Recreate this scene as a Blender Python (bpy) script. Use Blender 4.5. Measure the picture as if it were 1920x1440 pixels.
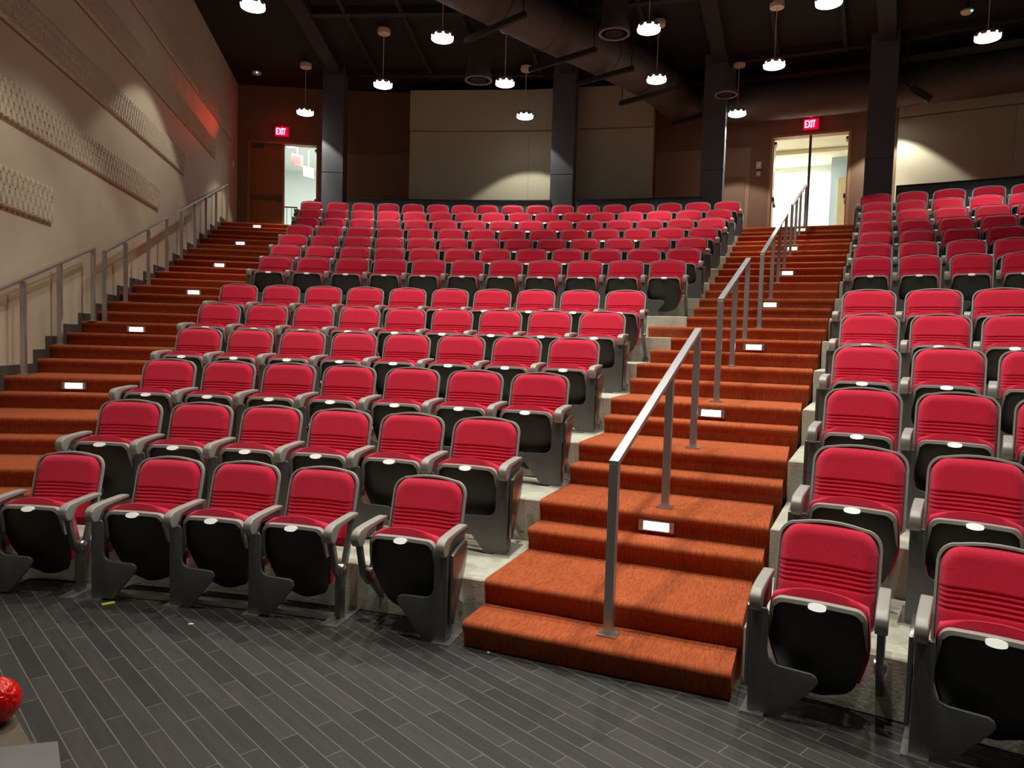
import bpy, bmesh, math, random
from mathutils import Matrix, Vector
random.seed(7)
for o in list(bpy.data.objects):
    bpy.data.objects.remove(o, do_unlink=True)
scene = bpy.context.scene
COL = scene.collection
rad = math.radians
sin, cos, pi = math.sin, math.cos, math.pi

# ------------------------------------------------------------------ camera
CAM_H, F_PX, PITCH, ROLL = 1.6578, 1350.0, 0.0568886, 0.0294806
cd = bpy.data.cameras.new('camera')
cam = bpy.data.objects.new('camera', cd)
COL.objects.link(cam)
cd.sensor_fit = 'HORIZONTAL'
cd.sensor_width = 36.0
cd.lens = F_PX / 1920.0 * 36.0
cd.clip_end = 200
fw = Vector((0, cos(PITCH), -sin(PITCH)))
up0 = Vector((0, sin(PITCH), cos(PITCH)))
rt0 = Vector((1, 0, 0))
rt = cos(ROLL) * rt0 + sin(ROLL) * up0
up = -sin(ROLL) * rt0 + cos(ROLL) * up0
m = Matrix((rt, up, -fw)).transposed().to_4x4()
m.translation = Vector((0, 0, CAM_H))
cam.matrix_world = m
scene.camera = cam

# ------------------------------------------------------------------ world, exposure
w = bpy.data.worlds.new('world')
scene.world = w
w.use_nodes = True
w.node_tree.nodes['Background'].inputs[0].default_value = (1.0, 0.80, 0.62, 1)
w.node_tree.nodes['Background'].inputs[1].default_value = 0.002
scene.view_settings.view_transform = 'Standard'
scene.view_settings.look = 'None'
scene.view_settings.gamma = 1.0
scene.view_settings.use_curve_mapping = False
scene.view_settings.exposure = 0.15
LAMP_W = 300.0
LAMP_COL = (1.0, 0.95, 0.85)

# ------------------------------------------------------------------ room data
CX, CY = -3.7647, -6.0121            # centre of the lower arcs
C2X, C2Y = -3.4923, -6.2369          # centre of the upper arcs
PHI = 0.389873                       # bearing of the centre stairs
PHL = rad(-6.0)                      # bearing of the left stairs
Z = [0.0, 0.146, 0.292, 0.439, 0.585, 0.733, 0.882, 1.032, 1.182, 1.333, 1.482, 1.629, 1.775, 1.921, 2.069, 2.221,
     2.375, 2.533, 2.693, 2.856, 3.021, 3.187, 3.354, 3.522, 3.69, 3.859, 4.026, 4.193, 4.36]
T = [0, 10.438, 10.718, 11.391, 11.617, 12.267, 12.489, 13.232, 13.452, 14.177, 14.478, 15.127, 15.47, 16.122, 16.567,
     17.094, 17.619, 18.193, 18.664, 19.275, 19.712, 20.345, 20.751, 21.398, 21.77, 22.414, 22.796, 23.416, 23.851]
TL = [t - 0.2 for t in T]
for k, v in {14: 16.1, 15: 16.6, 16: 17.15, 17: 17.8, 18: 18.35, 13: 15.75, 12: 15.2, 11: 14.75}.items():
    TL[k] = v
ROW_R = [0, 10.842, 11.605, 12.493, 13.494, 14.499, 15.473, 17.583, 18.584, 19.604, 20.612, 21.617, 22.591, 23.503]
TIER = [None, 0, 2, 4, 6, 8, 10, 14, 16, 18, 20, 22, 24, 26]
ROWS = {
    ('L', 1): [4.396, 8.176, 11.037, 13.917, 17.706],
    ('L', 2): [4.113, 6.957, 9.777, 12.528, 15.31, 18.092],
    ('L', 3): [3.218, 5.766, 8.343, 10.9, 13.546, 16.116, 18.674],
    ('L', 4): [2.244, 4.548, 6.912, 9.249, 11.613, 14.003, 16.407, 18.779],
    ('L', 5): [1.27, 3.513, 5.739, 7.917, 10.094, 12.273, 14.49, 16.7, 18.968],
    ('L', 6): [0.645, 2.725, 4.802, 6.862, 8.953, 11.027, 13.07, 15.13, 17.167, 19.208],
    ('L', 7): [-0.787, 1.152, 3.122, 5.084, 7.069, 9.057, 11.002, 12.955, 14.926, 16.893, 18.846],
    ('L', 8): [-1.253, 0.565, 2.384, 4.21, 6.045, 7.913, 9.782, 11.662, 13.523, 15.403, 17.295, 19.184],
    ('L', 9): [-1.758, -0.024, 1.709, 3.449, 5.179, 6.922, 8.664, 10.409, 12.152, 13.903, 15.663, 17.454, 19.234],
    ('L', 10): [-2.149, -0.514, 1.146, 2.833, 4.501, 6.179, 7.855, 9.529, 11.21, 12.878, 14.539, 16.209, 17.851, 19.488],
    ('L', 11): [-2.422, -0.943, 0.588, 2.118, 3.694, 5.285, 6.885, 8.479, 10.087, 11.69, 13.31, 14.922, 16.505, 18.094, 19.656],
    ('L', 12): [-2.853, -1.384, 0.103, 1.583, 3.067, 4.559, 6.056, 7.555, 9.097, 10.606, 12.145, 13.673, 15.205, 16.734, 18.278, 19.802],
    ('L', 13): [-3.293, -1.824, -0.369, 1.092, 2.529, 3.973, 5.405, 6.845, 8.284, 9.712, 11.15, 12.602, 14.055, 15.549, 17.041, 18.536, 20.048],
    ('R', 1): [29.401, 32.97],
    ('R', 2): [29.742, 32.507, 35.094],
    ('R', 3): [29.465, 31.958, 34.387],
    ('R', 4): [29.245, 31.635, 33.993],
    ('R', 5): [29.066, 31.294, 33.423],
    ('R', 6): [28.812, 30.968, 33.111],
    ('R', 7): [27.393, 29.159, 30.945, 32.655],
    ('R', 8): [27.345, 29.065, 30.79, 32.434],
    ('R', 9): [27.363, 28.991, 30.599, 32.226],
    ('R', 10): [27.285, 28.874, 30.441, 32.02],
    ('R', 11): [27.236, 28.733, 30.261, 31.837, 33.398],
    ('R', 12): [27.194, 28.633, 30.114, 31.608, 33.082],
    ('R', 13): [27.089, 28.657, 30.172, 31.73, 33.225],
}
CEIL = 8.3
WALL_R = 25.8
ZT = Z[28]

def pol(r, deg, z=0.0):
    a = rad(deg)
    return Vector((CX + r * sin(a), CY + r * cos(a), z))

def wall_x(y):
    return -5.1 - 0.195 * (y - 7.2)

# ------------------------------------------------------------------ materials
def new_mat(name):
    mt = bpy.data.materials.new(name)
    mt.use_nodes = True
    nt = mt.node_tree
    return mt, nt, nt.nodes['Principled BSDF']

def setp(b, **kw):
    for k, v in kw.items():
        b.inputs[k.replace('_', ' ')].default_value = v

def mat(name, col, rough=0.6, metal=0.0, noise=0.0, nscale=20.0, bump=0.0, bscale=200.0, spec=0.5, stretch=None):
    mt, nt, b = new_mat(name)
    setp(b, Roughness=rough, Metallic=metal)
    b.inputs['Specular IOR Level'].default_value = spec
    b.inputs['Base Color'].default_value = (*col, 1)
    tc = nt.nodes.new('ShaderNodeTexCoord')
    mp = nt.nodes.new('ShaderNodeMapping')
    nt.links.new(tc.outputs['Object'], mp.inputs[0])
    if stretch:
        mp.inputs['Scale'].default_value = stretch
    if noise > 0:
        n = nt.nodes.new('ShaderNodeTexNoise')
        n.inputs['Scale'].default_value = nscale
        n.inputs['Detail'].default_value = 5
        nt.links.new(mp.outputs[0], n.inputs['Vector'])
        r = nt.nodes.new('ShaderNodeValToRGB')
        r.color_ramp.elements[0].position = 0.3
        r.color_ramp.elements[1].position = 0.7
        r.color_ramp.elements[0].color = (*[c * (1 - noise) for c in col], 1)
        r.color_ramp.elements[1].color = (*[min(1, c * (1 + noise)) for c in col], 1)
        nt.links.new(n.outputs['Fac'], r.inputs[0])
        nt.links.new(r.outputs[0], b.inputs['Base Color'])
    if bump > 0:
        n2 = nt.nodes.new('ShaderNodeTexNoise')
        n2.inputs['Scale'].default_value = bscale
        n2.inputs['Detail'].default_value = 3
        nt.links.new(mp.outputs[0], n2.inputs['Vector'])
        bp = nt.nodes.new('ShaderNodeBump')
        bp.inputs['Strength'].default_value = bump
        bp.inputs['Distance'].default_value = 0.01
        nt.links.new(n2.outputs['Fac'], bp.inputs['Height'])
        nt.links.new(bp.outputs[0], b.inputs['Normal'])
    return mt

def emit(name, col, strength, base=(0.8, 0.8, 0.8)):
    mt, nt, b = new_mat(name)
    b.inputs['Base Color'].default_value = (*base, 1)
    b.inputs['Emission Color'].default_value = (*col, 1)
    b.inputs['Emission Strength'].default_value = strength
    return mt

M = {}
M['fabric'] = mat('crimson_fabric', (0.68, 0.012, 0.046), 0.9, 0, 0.22, 220, 0.5, 900, 0.25)
M['fabric'].node_tree.nodes['Principled BSDF'].inputs['Sheen Weight'].default_value = 0.4
M['fabric'].node_tree.nodes['Principled BSDF'].inputs['Sheen Tint'].default_value = (1, 0.45, 0.65, 1)
M['plastic'] = mat('warm_grey_plastic', (0.30, 0.29, 0.265), 0.42, 0, 0.06, 60, 0.1, 600)
M['steelgloss'] = mat('satin_grey_panel', (0.20, 0.195, 0.185), 0.22, 0.75, 0.06, 60)
M['steel'] = mat('grey_coated_steel', (0.120, 0.125, 0.125), 0.32, 0.4, 0.10, 120, 0.12, 900)
M['shell'] = mat('black_moulded_plastic', (0.022, 0.022, 0.020), 0.45, 0, 0.1, 80, 0.15, 500)
M['chrome'] = mat('bright_metal', (0.55, 0.55, 0.53), 0.28, 0.9, 0.05, 50)
M['plate'] = mat('white_enamel_plate', (0.95, 0.95, 0.93), 0.35)
M['silver'] = mat('brushed_steel', (0.50, 0.50, 0.52), 0.36, 0.85, 0.08, 40, 0.05, 300, stretch=(1, 1, 12))
M['concrete'] = mat('pale_concrete', (0.42, 0.42, 0.34), 0.8, 0, 0.16, 6, 0.25, 60)
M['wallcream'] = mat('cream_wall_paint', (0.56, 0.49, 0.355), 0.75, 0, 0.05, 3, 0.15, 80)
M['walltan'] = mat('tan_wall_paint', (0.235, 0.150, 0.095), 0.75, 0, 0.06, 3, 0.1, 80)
M['wallclay'] = mat('clay_wainscot_paint', (0.32, 0.225, 0.155), 0.75, 0, 0.06, 3, 0.1, 80)
M['beige'] = mat('beige_acoustic_cloth', (0.50, 0.47, 0.34), 0.9, 0, 0.07, 60, 0.2, 700)
M['column'] = mat('slate_grey_paint', (0.085, 0.09, 0.105), 0.7, 0, 0.08, 10, 0.1, 100)
M['darkgrey'] = mat('charcoal_panel', (0.07, 0.08, 0.095), 0.6, 0, 0.08, 15, 0.1, 100)
M['cap'] = mat('black_cap_trim', (0.02, 0.02, 0.022), 0.5)
M['black'] = mat('black_ceiling_paint', (0.006, 0.005, 0.005), 0.9, 0, 0.2, 4)
M['joist'] = mat('dark_painted_steel', (0.014, 0.012, 0.011), 0.8, 0, 0.1, 8)
M['duct'] = mat('dull_brown_grey_duct', (0.085, 0.070, 0.062), 0.6, 0.2, 0.12, 5, 0.1, 30)
M['wood'] = mat('brown_door_veneer', (0.34, 0.15, 0.055), 0.5, 0, 0.18, 6, 0.05, 60, stretch=(6, 6, 0.6))
M['woodpale'] = mat('pale_door_veneer', (0.62, 0.50, 0.30), 0.5, 0, 0.08, 6, stretch=(6, 6, 0.6))
M['frame_tan'] = mat('tan_door_frame', (0.38, 0.22, 0.12), 0.6, 0, 0.06, 10)
M['hallwhite'] = mat('hall_white_paint', (0.78, 0.80, 0.76), 0.8, 0, 0.02, 3)
M['hallblue'] = mat('hall_pale_blue_paint', (0.52, 0.68, 0.78), 0.8, 0, 0.03, 3)
M['hallcream'] = mat('hall_cream_ceiling', (0.74, 0.72, 0.56), 0.85, 0, 0.03, 3)
M['canopy'] = mat('cream_metal_canopy', (0.72, 0.60, 0.46), 0.5)
M['lampmetal'] = mat('grey_lamp_housing', (0.35, 0.28, 0.28), 0.4, 0.4)
M['led'] = emit('lamp_led_glow', (1.0, 0.98, 0.95), 4)
M['step'] = emit('step_light_lens', (1.0, 0.99, 0.96), 5)
M['exitred'] = emit('exit_red_letters', (1.0, 0.16, 0.32), 9, (0.8, 0.1, 0.2))
M['exitface'] = emit('exit_red_face', (0.9, 0.0, 0.07), 0.4, (0.35, 0.0, 0.03))
M['exitpink'] = emit('exit_pink_letters', (1.0, 0.10, 0.10), 1.6, (0.9, 0.2, 0.2))
M['exitpale'] = mat('pale_pink_sign_housing', (0.85, 0.42, 0.40), 0.5)
M['halllight'] = emit('hall_light_glow', (1, 1, 1), 16)
M['green'] = emit('green_led', (0.05, 1.0, 0.3), 4)
M['redball'] = mat('glossy_red_plastic', (0.75, 0.004, 0.002), 0.12, 0, 0.0, 10, 0.9, 75)
M['tabletop'] = mat('tan_laminate', (0.11, 0.088, 0.055), 0.5, 0, 0.15, 12)
M['paper'] = mat('grey_white_sheet', (0.15, 0.145, 0.148), 0.6, 0, 0.12, 9)
M['yellow'] = mat('yellow_tape', (0.75, 0.75, 0.03), 0.6)
M['scrap'] = mat('cream_paper_scrap', (0.7, 0.62, 0.42), 0.8)

def carpet_material():
    mt, nt, b = new_mat('rust_carpet')
    setp(b, Roughness=0.95)
    b.inputs['Specular IOR Level'].default_value = 0.1
    b.inputs['Sheen Weight'].default_value = 0.15
    b.inputs['Sheen Tint'].default_value = (1, 0.5, 0.3, 1)
    tc = nt.nodes.new('ShaderNodeTexCoord')
    rot = nt.nodes.new('ShaderNodeMapping')
    rot.inputs['Rotation'].default_value = (0, 0, PHI)
    nt.links.new(tc.outputs['Object'], rot.inputs[0])
    mp = nt.nodes.new('ShaderNodeMapping')
    mp.inputs['Scale'].default_value = (150, 16, 16)
    nt.links.new(rot.outputs[0], mp.inputs[0])
    n = nt.nodes.new('ShaderNodeTexNoise')
    n.inputs['Scale'].default_value = 1.0
    n.inputs['Detail'].default_value = 4
    nt.links.new(mp.outputs[0], n.inputs['Vector'])
    r = nt.nodes.new('ShaderNodeValToRGB')
    e = r.color_ramp.elements
    e[0].position, e[1].position = 0.33, 0.68
    e[0].color = (0.34, 0.068, 0.022, 1)
    e[1].color = (0.54, 0.128, 0.045, 1)
    nt.links.new(n.outputs['Fac'], r.inputs[0])
    n2 = nt.nodes.new('ShaderNodeTexNoise')
    n2.inputs['Scale'].default_value = 2.2
    n2.inputs['Detail'].default_value = 3
    nt.links.new(tc.outputs['Object'], n2.inputs['Vector'])
    mx = nt.nodes.new('ShaderNodeMix')
    mx.data_type = 'RGBA'
    mx.blend_type = 'MULTIPLY'
    mx.inputs['Factor'].default_value = 0.3
    nt.links.new(r.outputs[0], mx.inputs[6])
    nt.links.new(n2.outputs['Fac'], mx.inputs[7])
    nt.links.new(mx.outputs[2], b.inputs['Base Color'])
    n3 = nt.nodes.new('ShaderNodeTexNoise')
    n3.inputs['Scale'].default_value = 320
    nt.links.new(tc.outputs['Object'], n3.inputs['Vector'])
    bp = nt.nodes.new('ShaderNodeBump')
    bp.inputs['Strength'].default_value = 0.7
    bp.inputs['Distance'].default_value = 0.006
    nt.links.new(n3.outputs['Fac'], bp.inputs['Height'])
    nt.links.new(bp.outputs[0], b.inputs['Normal'])
    return mt

def plank_material():
    mt, nt, b = new_mat('charcoal_planks')
    tc = nt.nodes.new('ShaderNodeTexCoord')
    mp = nt.nodes.new('ShaderNodeMapping')
    mp.inputs['Rotation'].default_value = (0, 0, rad(46.5))
    nt.links.new(tc.outputs['Object'], mp.inputs[0])
    br = nt.nodes.new('ShaderNodeTexBrick')
    br.offset = 0.37
    br.offset_frequency = 2
    br.squash = 1.0
    br.inputs['Scale'].default_value = 1.0
    br.inputs['Brick Width'].default_value = 0.62
    br.inputs['Row Height'].default_value = 0.082
    br.inputs['Mortar Size'].default_value = 0.0028
    br.inputs['Mortar Smooth'].default_value = 0.3
    br.inputs['Bias'].default_value = -0.1
    br.inputs['Color1'].default_value = (0.020, 0.021, 0.022, 1)
    br.inputs['Color2'].default_value = (0.042, 0.041, 0.042, 1)
    br.inputs['Mortar'].default_value = (0.115, 0.113, 0.108, 1)
    nt.links.new(mp.outputs[0], br.inputs['Vector'])
    mp2 = nt.nodes.new('ShaderNodeMapping')
    mp2.inputs['Scale'].default_value = (4, 40, 1)
    nt.links.new(mp.outputs[0], mp2.inputs[0])
    n = nt.nodes.new('ShaderNodeTexNoise')
    n.inputs['Scale'].default_value = 1.0
    n.inputs['Detail'].default_value = 6
    nt.links.new(mp2.outputs[0], n.inputs['Vector'])
    r = nt.nodes.new('ShaderNodeValToRGB')
    r.color_ramp.elements[0].color = (0.55, 0.53, 0.50, 1)
    r.color_ramp.elements[1].color = (1.45, 1.38, 1.32, 1)
    nt.links.new(n.outputs['Fac'], r.inputs[0])
    mx = nt.nodes.new('ShaderNodeMix')
    mx.data_type = 'RGBA'
    mx.blend_type = 'MULTIPLY'
    mx.inputs['Factor'].default_value = 1.0
    nt.links.new(br.outputs['Color'], mx.inputs[6])
    nt.links.new(r.outputs[0], mx.inputs[7])
    nt.links.new(mx.outputs[2], b.inputs['Base Color'])
    setp(b, Roughness=0.5)
    b.inputs['Specular IOR Level'].default_value = 0.4
    bp = nt.nodes.new('ShaderNodeBump')
    bp.inputs['Strength'].default_value = 0.25
    bp.inputs['Distance'].default_value = 0.004
    nt.links.new(n.outputs['Fac'], bp.inputs['Height'])
    nt.links.new(bp.outputs[0], b.inputs['Normal'])
    return mt

M['carpet'] = carpet_material()
M['planks'] = plank_material()

# ------------------------------------------------------------------ mesh helpers
def link(name, me, parent=None):
    o = bpy.data.objects.new(name, me)
    COL.objects.link(o)
    if parent is not None:
        o.parent = parent
    return o

def finish(name, bm, mt, parent=None, smooth=False, bevel=0.0, segs=2, angle=40):
    bmesh.ops.recalc_face_normals(bm, faces=bm.faces[:])
    if bevel > 0:
        ed = [e for e in bm.edges if len(e.link_faces) == 2 and e.calc_face_angle(0) > rad(35)]
        bmesh.ops.bevel(bm, geom=ed, offset=bevel, segments=segs, profile=0.6, affect='EDGES', clamp_overlap=True)
    me = bpy.data.meshes.new(name)
    bm.to_mesh(me)
    bm.free()
    if smooth:
        me.polygons.foreach_set('use_smooth', [True] * len(me.polygons))
        try:
            me.set_sharp_from_angle(angle=rad(angle))
        except Exception:
            pass
    me.materials.append(mt)
    return link(name, me, parent)

def new_bm():
    return bmesh.new()

def add_box(bm, lo, hi, mtx=None):
    vs = [bm.verts.new((x, y, z)) for x in (lo[0], hi[0]) for y in (lo[1], hi[1]) for z in (lo[2], hi[2])]
    for f in ((0, 1, 3, 2), (4, 6, 7, 5), (0, 4, 5, 1), (2, 3, 7, 6), (0, 2, 6, 4), (1, 5, 7, 3)):
        bm.faces.new([vs[i] for i in f])
    if mtx is not None:
        for v in vs:
            v.co = mtx @ v.co
    return vs

def add_prism(bm, pts, axis, a, b, mtx=None):
    """polygon pts (2D) extruded along axis ('x','y','z') from a to b"""
    def P(p, h):
        if axis == 'x':
            return (h, p[0], p[1])
        if axis == 'y':
            return (p[0], h, p[1])
        return (p[0], p[1], h)
    A = [bm.verts.new(P(p, a)) for p in pts]
    B = [bm.verts.new(P(p, b)) for p in pts]
    n = len(pts)
    bm.faces.new(A)
    bm.faces.new(B[::-1])
    for i in range(n):
        bm.faces.new((A[i], B[i], B[(i + 1) % n], A[(i + 1) % n]))
    if mtx is not None:
        for v in A + B:
            v.co = mtx @ v.co
    return A + B

def add_cyl(bm, p0, p1, r0, r1=None, seg=16, caps=True):
    p0, p1 = Vector(p0), Vector(p1)
    r1 = r0 if r1 is None else r1
    d = (p1 - p0).normalized()
    a = d.orthogonal().normalized()
    b = d.cross(a)
    A = [bm.verts.new(p0 + r0 * (cos(2 * pi * i / seg) * a + sin(2 * pi * i / seg) * b)) for i in range(seg)]
    B = [bm.verts.new(p1 + r1 * (cos(2 * pi * i / seg) * a + sin(2 * pi * i / seg) * b)) for i in range(seg)]
    for i in range(seg):
        bm.faces.new((A[i], A[(i + 1) % seg], B[(i + 1) % seg], B[i]))
    if caps:
        bm.faces.new(A[::-1])
        bm.faces.new(B)

def add_tube(bm, pts, r, seg=14):
    pts = [Vector(p) for p in pts]
    rings = []
    for i, p in enumerate(pts):
        d = (pts[min(i + 1, len(pts) - 1)] - pts[max(i - 1, 0)]).normalized()
        u = Vector((0, 0, 1)) if abs(d.z) < 0.9 else Vector((1, 0, 0))
        a = d.cross(u).normalized()
        b = d.cross(a).normalized()
        rr = r[i] if isinstance(r, (list, tuple)) else r
        rings.append([bm.verts.new(p + rr * (cos(2 * pi * k / seg) * a + sin(2 * pi * k / seg) * b)) for k in range(seg)])
    for i in range(len(rings) - 1):
        for k in range(seg):
            bm.faces.new((rings[i][k], rings[i][(k + 1) % seg], rings[i + 1][(k + 1) % seg], rings[i + 1][k]))
    bm.faces.new(rings[0][::-1])
    bm.faces.new(rings[-1])

def add_bar(bm, p0, p1, w, h):
    """box bar from p0 to p1, w across, h in the vertical sense"""
    p0, p1 = Vector(p0), Vector(p1)
    d = p1 - p0
    L = d.length
    d.normalize()
    u = Vector((0, 0, 1))
    s = d.cross(u)
    s = s.normalized() if s.length > 1e-4 else Vector((1, 0, 0))
    t = s.cross(d).normalized()
    mm = Matrix((s, d, t)).transposed().to_4x4()
    mm.translation = p0
    add_box(bm, (-w / 2, 0, -h / 2), (w / 2, L, h / 2), mm)

def add_lathe(bm, prof, mtx=None, seg=24):
    rings = []
    for r, z in prof:
        rings.append([bm.verts.new((r * cos(2 * pi * k / seg), r * sin(2 * pi * k / seg), z)) for k in range(seg)])
    for i in range(len(rings) - 1):
        for k in range(seg):
            bm.faces.new((rings[i][k], rings[i][(k + 1) % seg], rings[i + 1][(k + 1) % seg], rings[i + 1][k]))
    bm.faces.new(rings[0][::-1])
    bm.faces.new(rings[-1])
    if mtx is not None:
        for rg in rings:
            for v in rg:
                v.co = mtx @ v.co

def add_ball(bm, c, r, sx=1, sy=1, sz=1, seg=10):
    mm = Matrix.Translation(c) @ Matrix.Diagonal((r * sx, r * sy, r * sz, 1))
    bmesh.ops.create_uvsphere(bm, u_segments=seg, v_segments=max(6, seg // 2 + 1), radius=1.0, matrix=mm)

def struct(o):
    o['kind'] = 'structure'
    return o

def tag(o, label, cat, group=None, kind=None):
    o['label'] = label
    o['category'] = cat
    if group:
        o['group'] = group
    if kind:
        o['kind'] = kind
    return o

def empty(name, loc=(0, 0, 0), rz=0.0):
    o = bpy.data.objects.new(name, None)
    o.empty_display_size = 0.1
    COL.objects.link(o)
    o.location = loc
    o.rotation_euler = (0, 0, rz)
    return o

def copy_tree(o, parent=None):
    c = o.copy()
    COL.objects.link(c)
    c.parent = parent
    for ch in list(o.children):
        copy_tree(ch, c)
    return c

# ------------------------------------------------------------------ floor, walls, ceiling
bm = new_bm()
add_box(bm, (-9, -1.5, -0.15), (14, 22, 0.0))
struct(finish('floor', bm, M['planks']))

bm = new_bm()
add_box(bm, (-9, -1.5, CEIL), (16, 22, CEIL + 0.2))
struct(finish('ceiling', bm, M['black']))

# left wall, a slab leaning back with the wall line
bm = new_bm()
y0, y1 = -1.5, 20.2
pts = [(wall_x(y0), y0), (wall_x(y1), y1), (wall_x(y1) - 0.25, y1), (wall_x(y0) - 0.25, y0)]
add_prism(bm, pts, 'z', 0, CEIL)
struct(finish('wall_left', bm, M['wallcream']))

# rear wall in flat facets round the arc
def facet_box(bm, a0, a1, z0, z1, r=WALL_R, th=0.22, eps=0.0):
    p, q = pol(r, a0), pol(r, a1)
    d = (q - p).normalized()
    n = Vector((-d.y, d.x, 0))
    p, q = p - d * eps, q + d * eps
    add_prism(bm, [(p.x, p.y), (q.x, q.y), (q.x + n.x * th, q.y + n.y * th), (p.x + n.x * th, p.y + n.y * th)], 'z', z0, z1)

LD = (-7.75, -3.62)     # left double door bearings
RD = (22.52, 26.50)     # right double door bearings
DOOR_TOP = 6.86
bm = new_bm()
for a0, a1 in ((-10.5, LD[0]), (LD[1], -1.0), (-1.0, 2.2), (2.2, 9.3), (9.3, 16.4), (16.4, 19.4), (19.4, RD[0]), (RD[1], 29.5), (29.5, 33.5), (33.5, 38.0), (38.0, 42)):
    facet_box(bm, a0, a1, 0, CEIL)
for a0, a1 in (LD, RD):
    facet_box(bm, a0, a1, DOOR_TOP, CEIL)
    facet_box(bm, a0, a1, 0, ZT)
struct(finish('wall_back', bm, M['walltan']))

# raised wainscot line and panel joints on the tan part
bm = new_bm()
for a0, a1 in ((LD[1] + 0.3, -1.0), (-1.0, 2.2), (16.4, 19.4), (19.4, RD[0] - 1.0)):
    facet_box(bm, a0, a1, ZT, 6.62, r=WALL_R - 0.03, th=0.03)
struct(finish('trim_1', bm, M['wallclay']))

# beige cloth panels in front of the rear wall
def panel(name, a0, a1, z0, z1, r):
    bm = new_bm()
    facet_box(bm, a0, a1, z0, z1, r=r, th=WALL_R - r - 0.02)
    return struct(finish(name, bm, M['beige'], bevel=0.01))
for a0, a1 in ((2.2, 9.3), (9.3, 16.4)):
    panel('wall_back_panel', a0, a1, ZT, 7.00, 24.86)
    panel('wall_back_panel', a0, a1, 7.02, 8.02, 24.80)
for a0, a1 in ((28.6, 33.5), (33.5, 38.0), (38.0, 42)):
    panel('wall_back_panel', a0, a1, ZT, 6.95, WALL_R - 0.14)
    panel('wall_back_panel', a0, a1, 6.97, CEIL, WALL_R - 0.14)

# ------------------------------------------------------------------ seating tiers of pale concrete
def chair0_bearing(row):
    a = rad(ROWS[('L', row)][0])
    cx, cy = (CX, CY) if row < 7 else (C2X, C2Y)
    x, y = cx + ROW_R[row] * sin(a), cy + ROW_R[row] * cos(a)
    return math.degrees(math.atan2(x - CX, y - CY)) - math.degrees(0.36 / ROW_R[row])

BETA = {}
for r_ in range(1, 14):
    BETA[TIER[r_]] = chair0_bearing(r_)
BETA[12] = (BETA[10] + BETA[14]) / 2
BETA[28] = BETA[26]
def beta(n):
    if n in BETA:
        return BETA[n]
    return (BETA[n - 1] + BETA[n + 1]) / 2 if n + 1 in BETA else BETA[26]

def lat_left(n):
    return -0.47 if n <= 11 else (-0.71 if n == 13 else -0.30)
def lat_right(t):
    return 0.93 + (t - 10.4) * 0.0745

def ang_at(lat, r):
    return math.degrees(PHI + math.asin(lat / r))

def annulus(bm, r0, r1, a0f, a1f, z0, z1, n=28):
    ring = []
    for i in range(n + 1):
        s = i / n
        p = []
        for r in (r0, r1):
            a = a0f(r) + (a1f(r) - a0f(r)) * s
            q = pol(r, a)
            p.append((q.x, q.y))
        ring.append([bm.verts.new((*p[0], z0)), bm.verts.new((*p[1], z0)), bm.verts.new((*p[1], z1)), bm.verts.new((*p[0], z1))])
    for i in range(n):
        A, B = ring[i], ring[i + 1]
        for k in range(4):
            bm.faces.new((A[k], A[(k + 1) % 4], B[(k + 1) % 4], B[k]))
    bm.faces.new(ring[0])
    bm.faces.new(ring[-1][::-1])

tiers = [2, 4, 6, 8, 10, 12, 14, 16, 18, 20, 22, 24, 26]
for k, n in enumerate(tiers):
    r0 = T[n]
    r1 = (T[tiers[k + 1]] if k + 1 < len(tiers) else 24.0) + (0.10 if k + 1 < len(tiers) else 0.0)
    zb = Z[n - 2] - 0.05 if n > 2 else 0.0
    for side in 'LR':
        bm = new_bm()
        if side == 'L':
            b = beta(n)
            annulus(bm, r0, r1, lambda r, b=b: b, lambda r, n=n: ang_at(lat_left(n), r), zb, Z[n])
        else:
            annulus(bm, r0, r1, lambda r: ang_at(lat_right(r) + 0.01, r), lambda r: 42.0, zb, Z[n], 14)
        struct(finish('concrete_tier', bm, M['concrete'], bevel=0.008, segs=1))

# landing behind the last row
bm = new_bm()
annulus(bm, 24.16, 27.5, lambda r: -11.5, lambda r: 42.0, ZT - 0.3, ZT, 50)
struct(finish('floor_landing', bm, M['carpet']))

# low wall behind the last row
def arc_wall(name, a0, a1, r0, r1, z0, z1, mt, cap=True):
    bm = new_bm()
    annulus(bm, r0, r1, lambda r: a0, lambda r: a1, z0, z1, 24)
    o = struct(finish(name, bm, mt, bevel=0.004, segs=1))
    if cap:
        bm = new_bm()
        annulus(bm, r0 - 0.015, r1 + 0.015, lambda r: a0, lambda r: a1, z1, z1 + 0.035, 24)
        struct(finish('trim_2', bm, M['cap']))
    return o
for a0, a1 in ((-1.05, 10.95), (12.45, 19.35), (28.75, 42.0)):
    arc_wall('wall_parapet', a0, a1, 24.02, 24.15, Z[26], 5.09, M['darkgrey'])
# thin joints in the parapet
bm = new_bm()
for a in (2.2, 5.6, 8.8, 15.6, 30.9, 34.0, 37.0):
    p, q = pol(24.012, a), pol(24.03, a)
    d = (q - p).normalized()
    s = Vector((d.y, -d.x, 0)) * 0.006
    add_prism(bm, [(p.x - s.x, p.y - s.y), (p.x + s.x, p.y + s.y), (q.x + s.x, q.y + s.y), (q.x - s.x, q.y - s.y)], 'z', Z[26], 5.08)
struct(finish('trim_3', bm, M['cap']))

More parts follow.
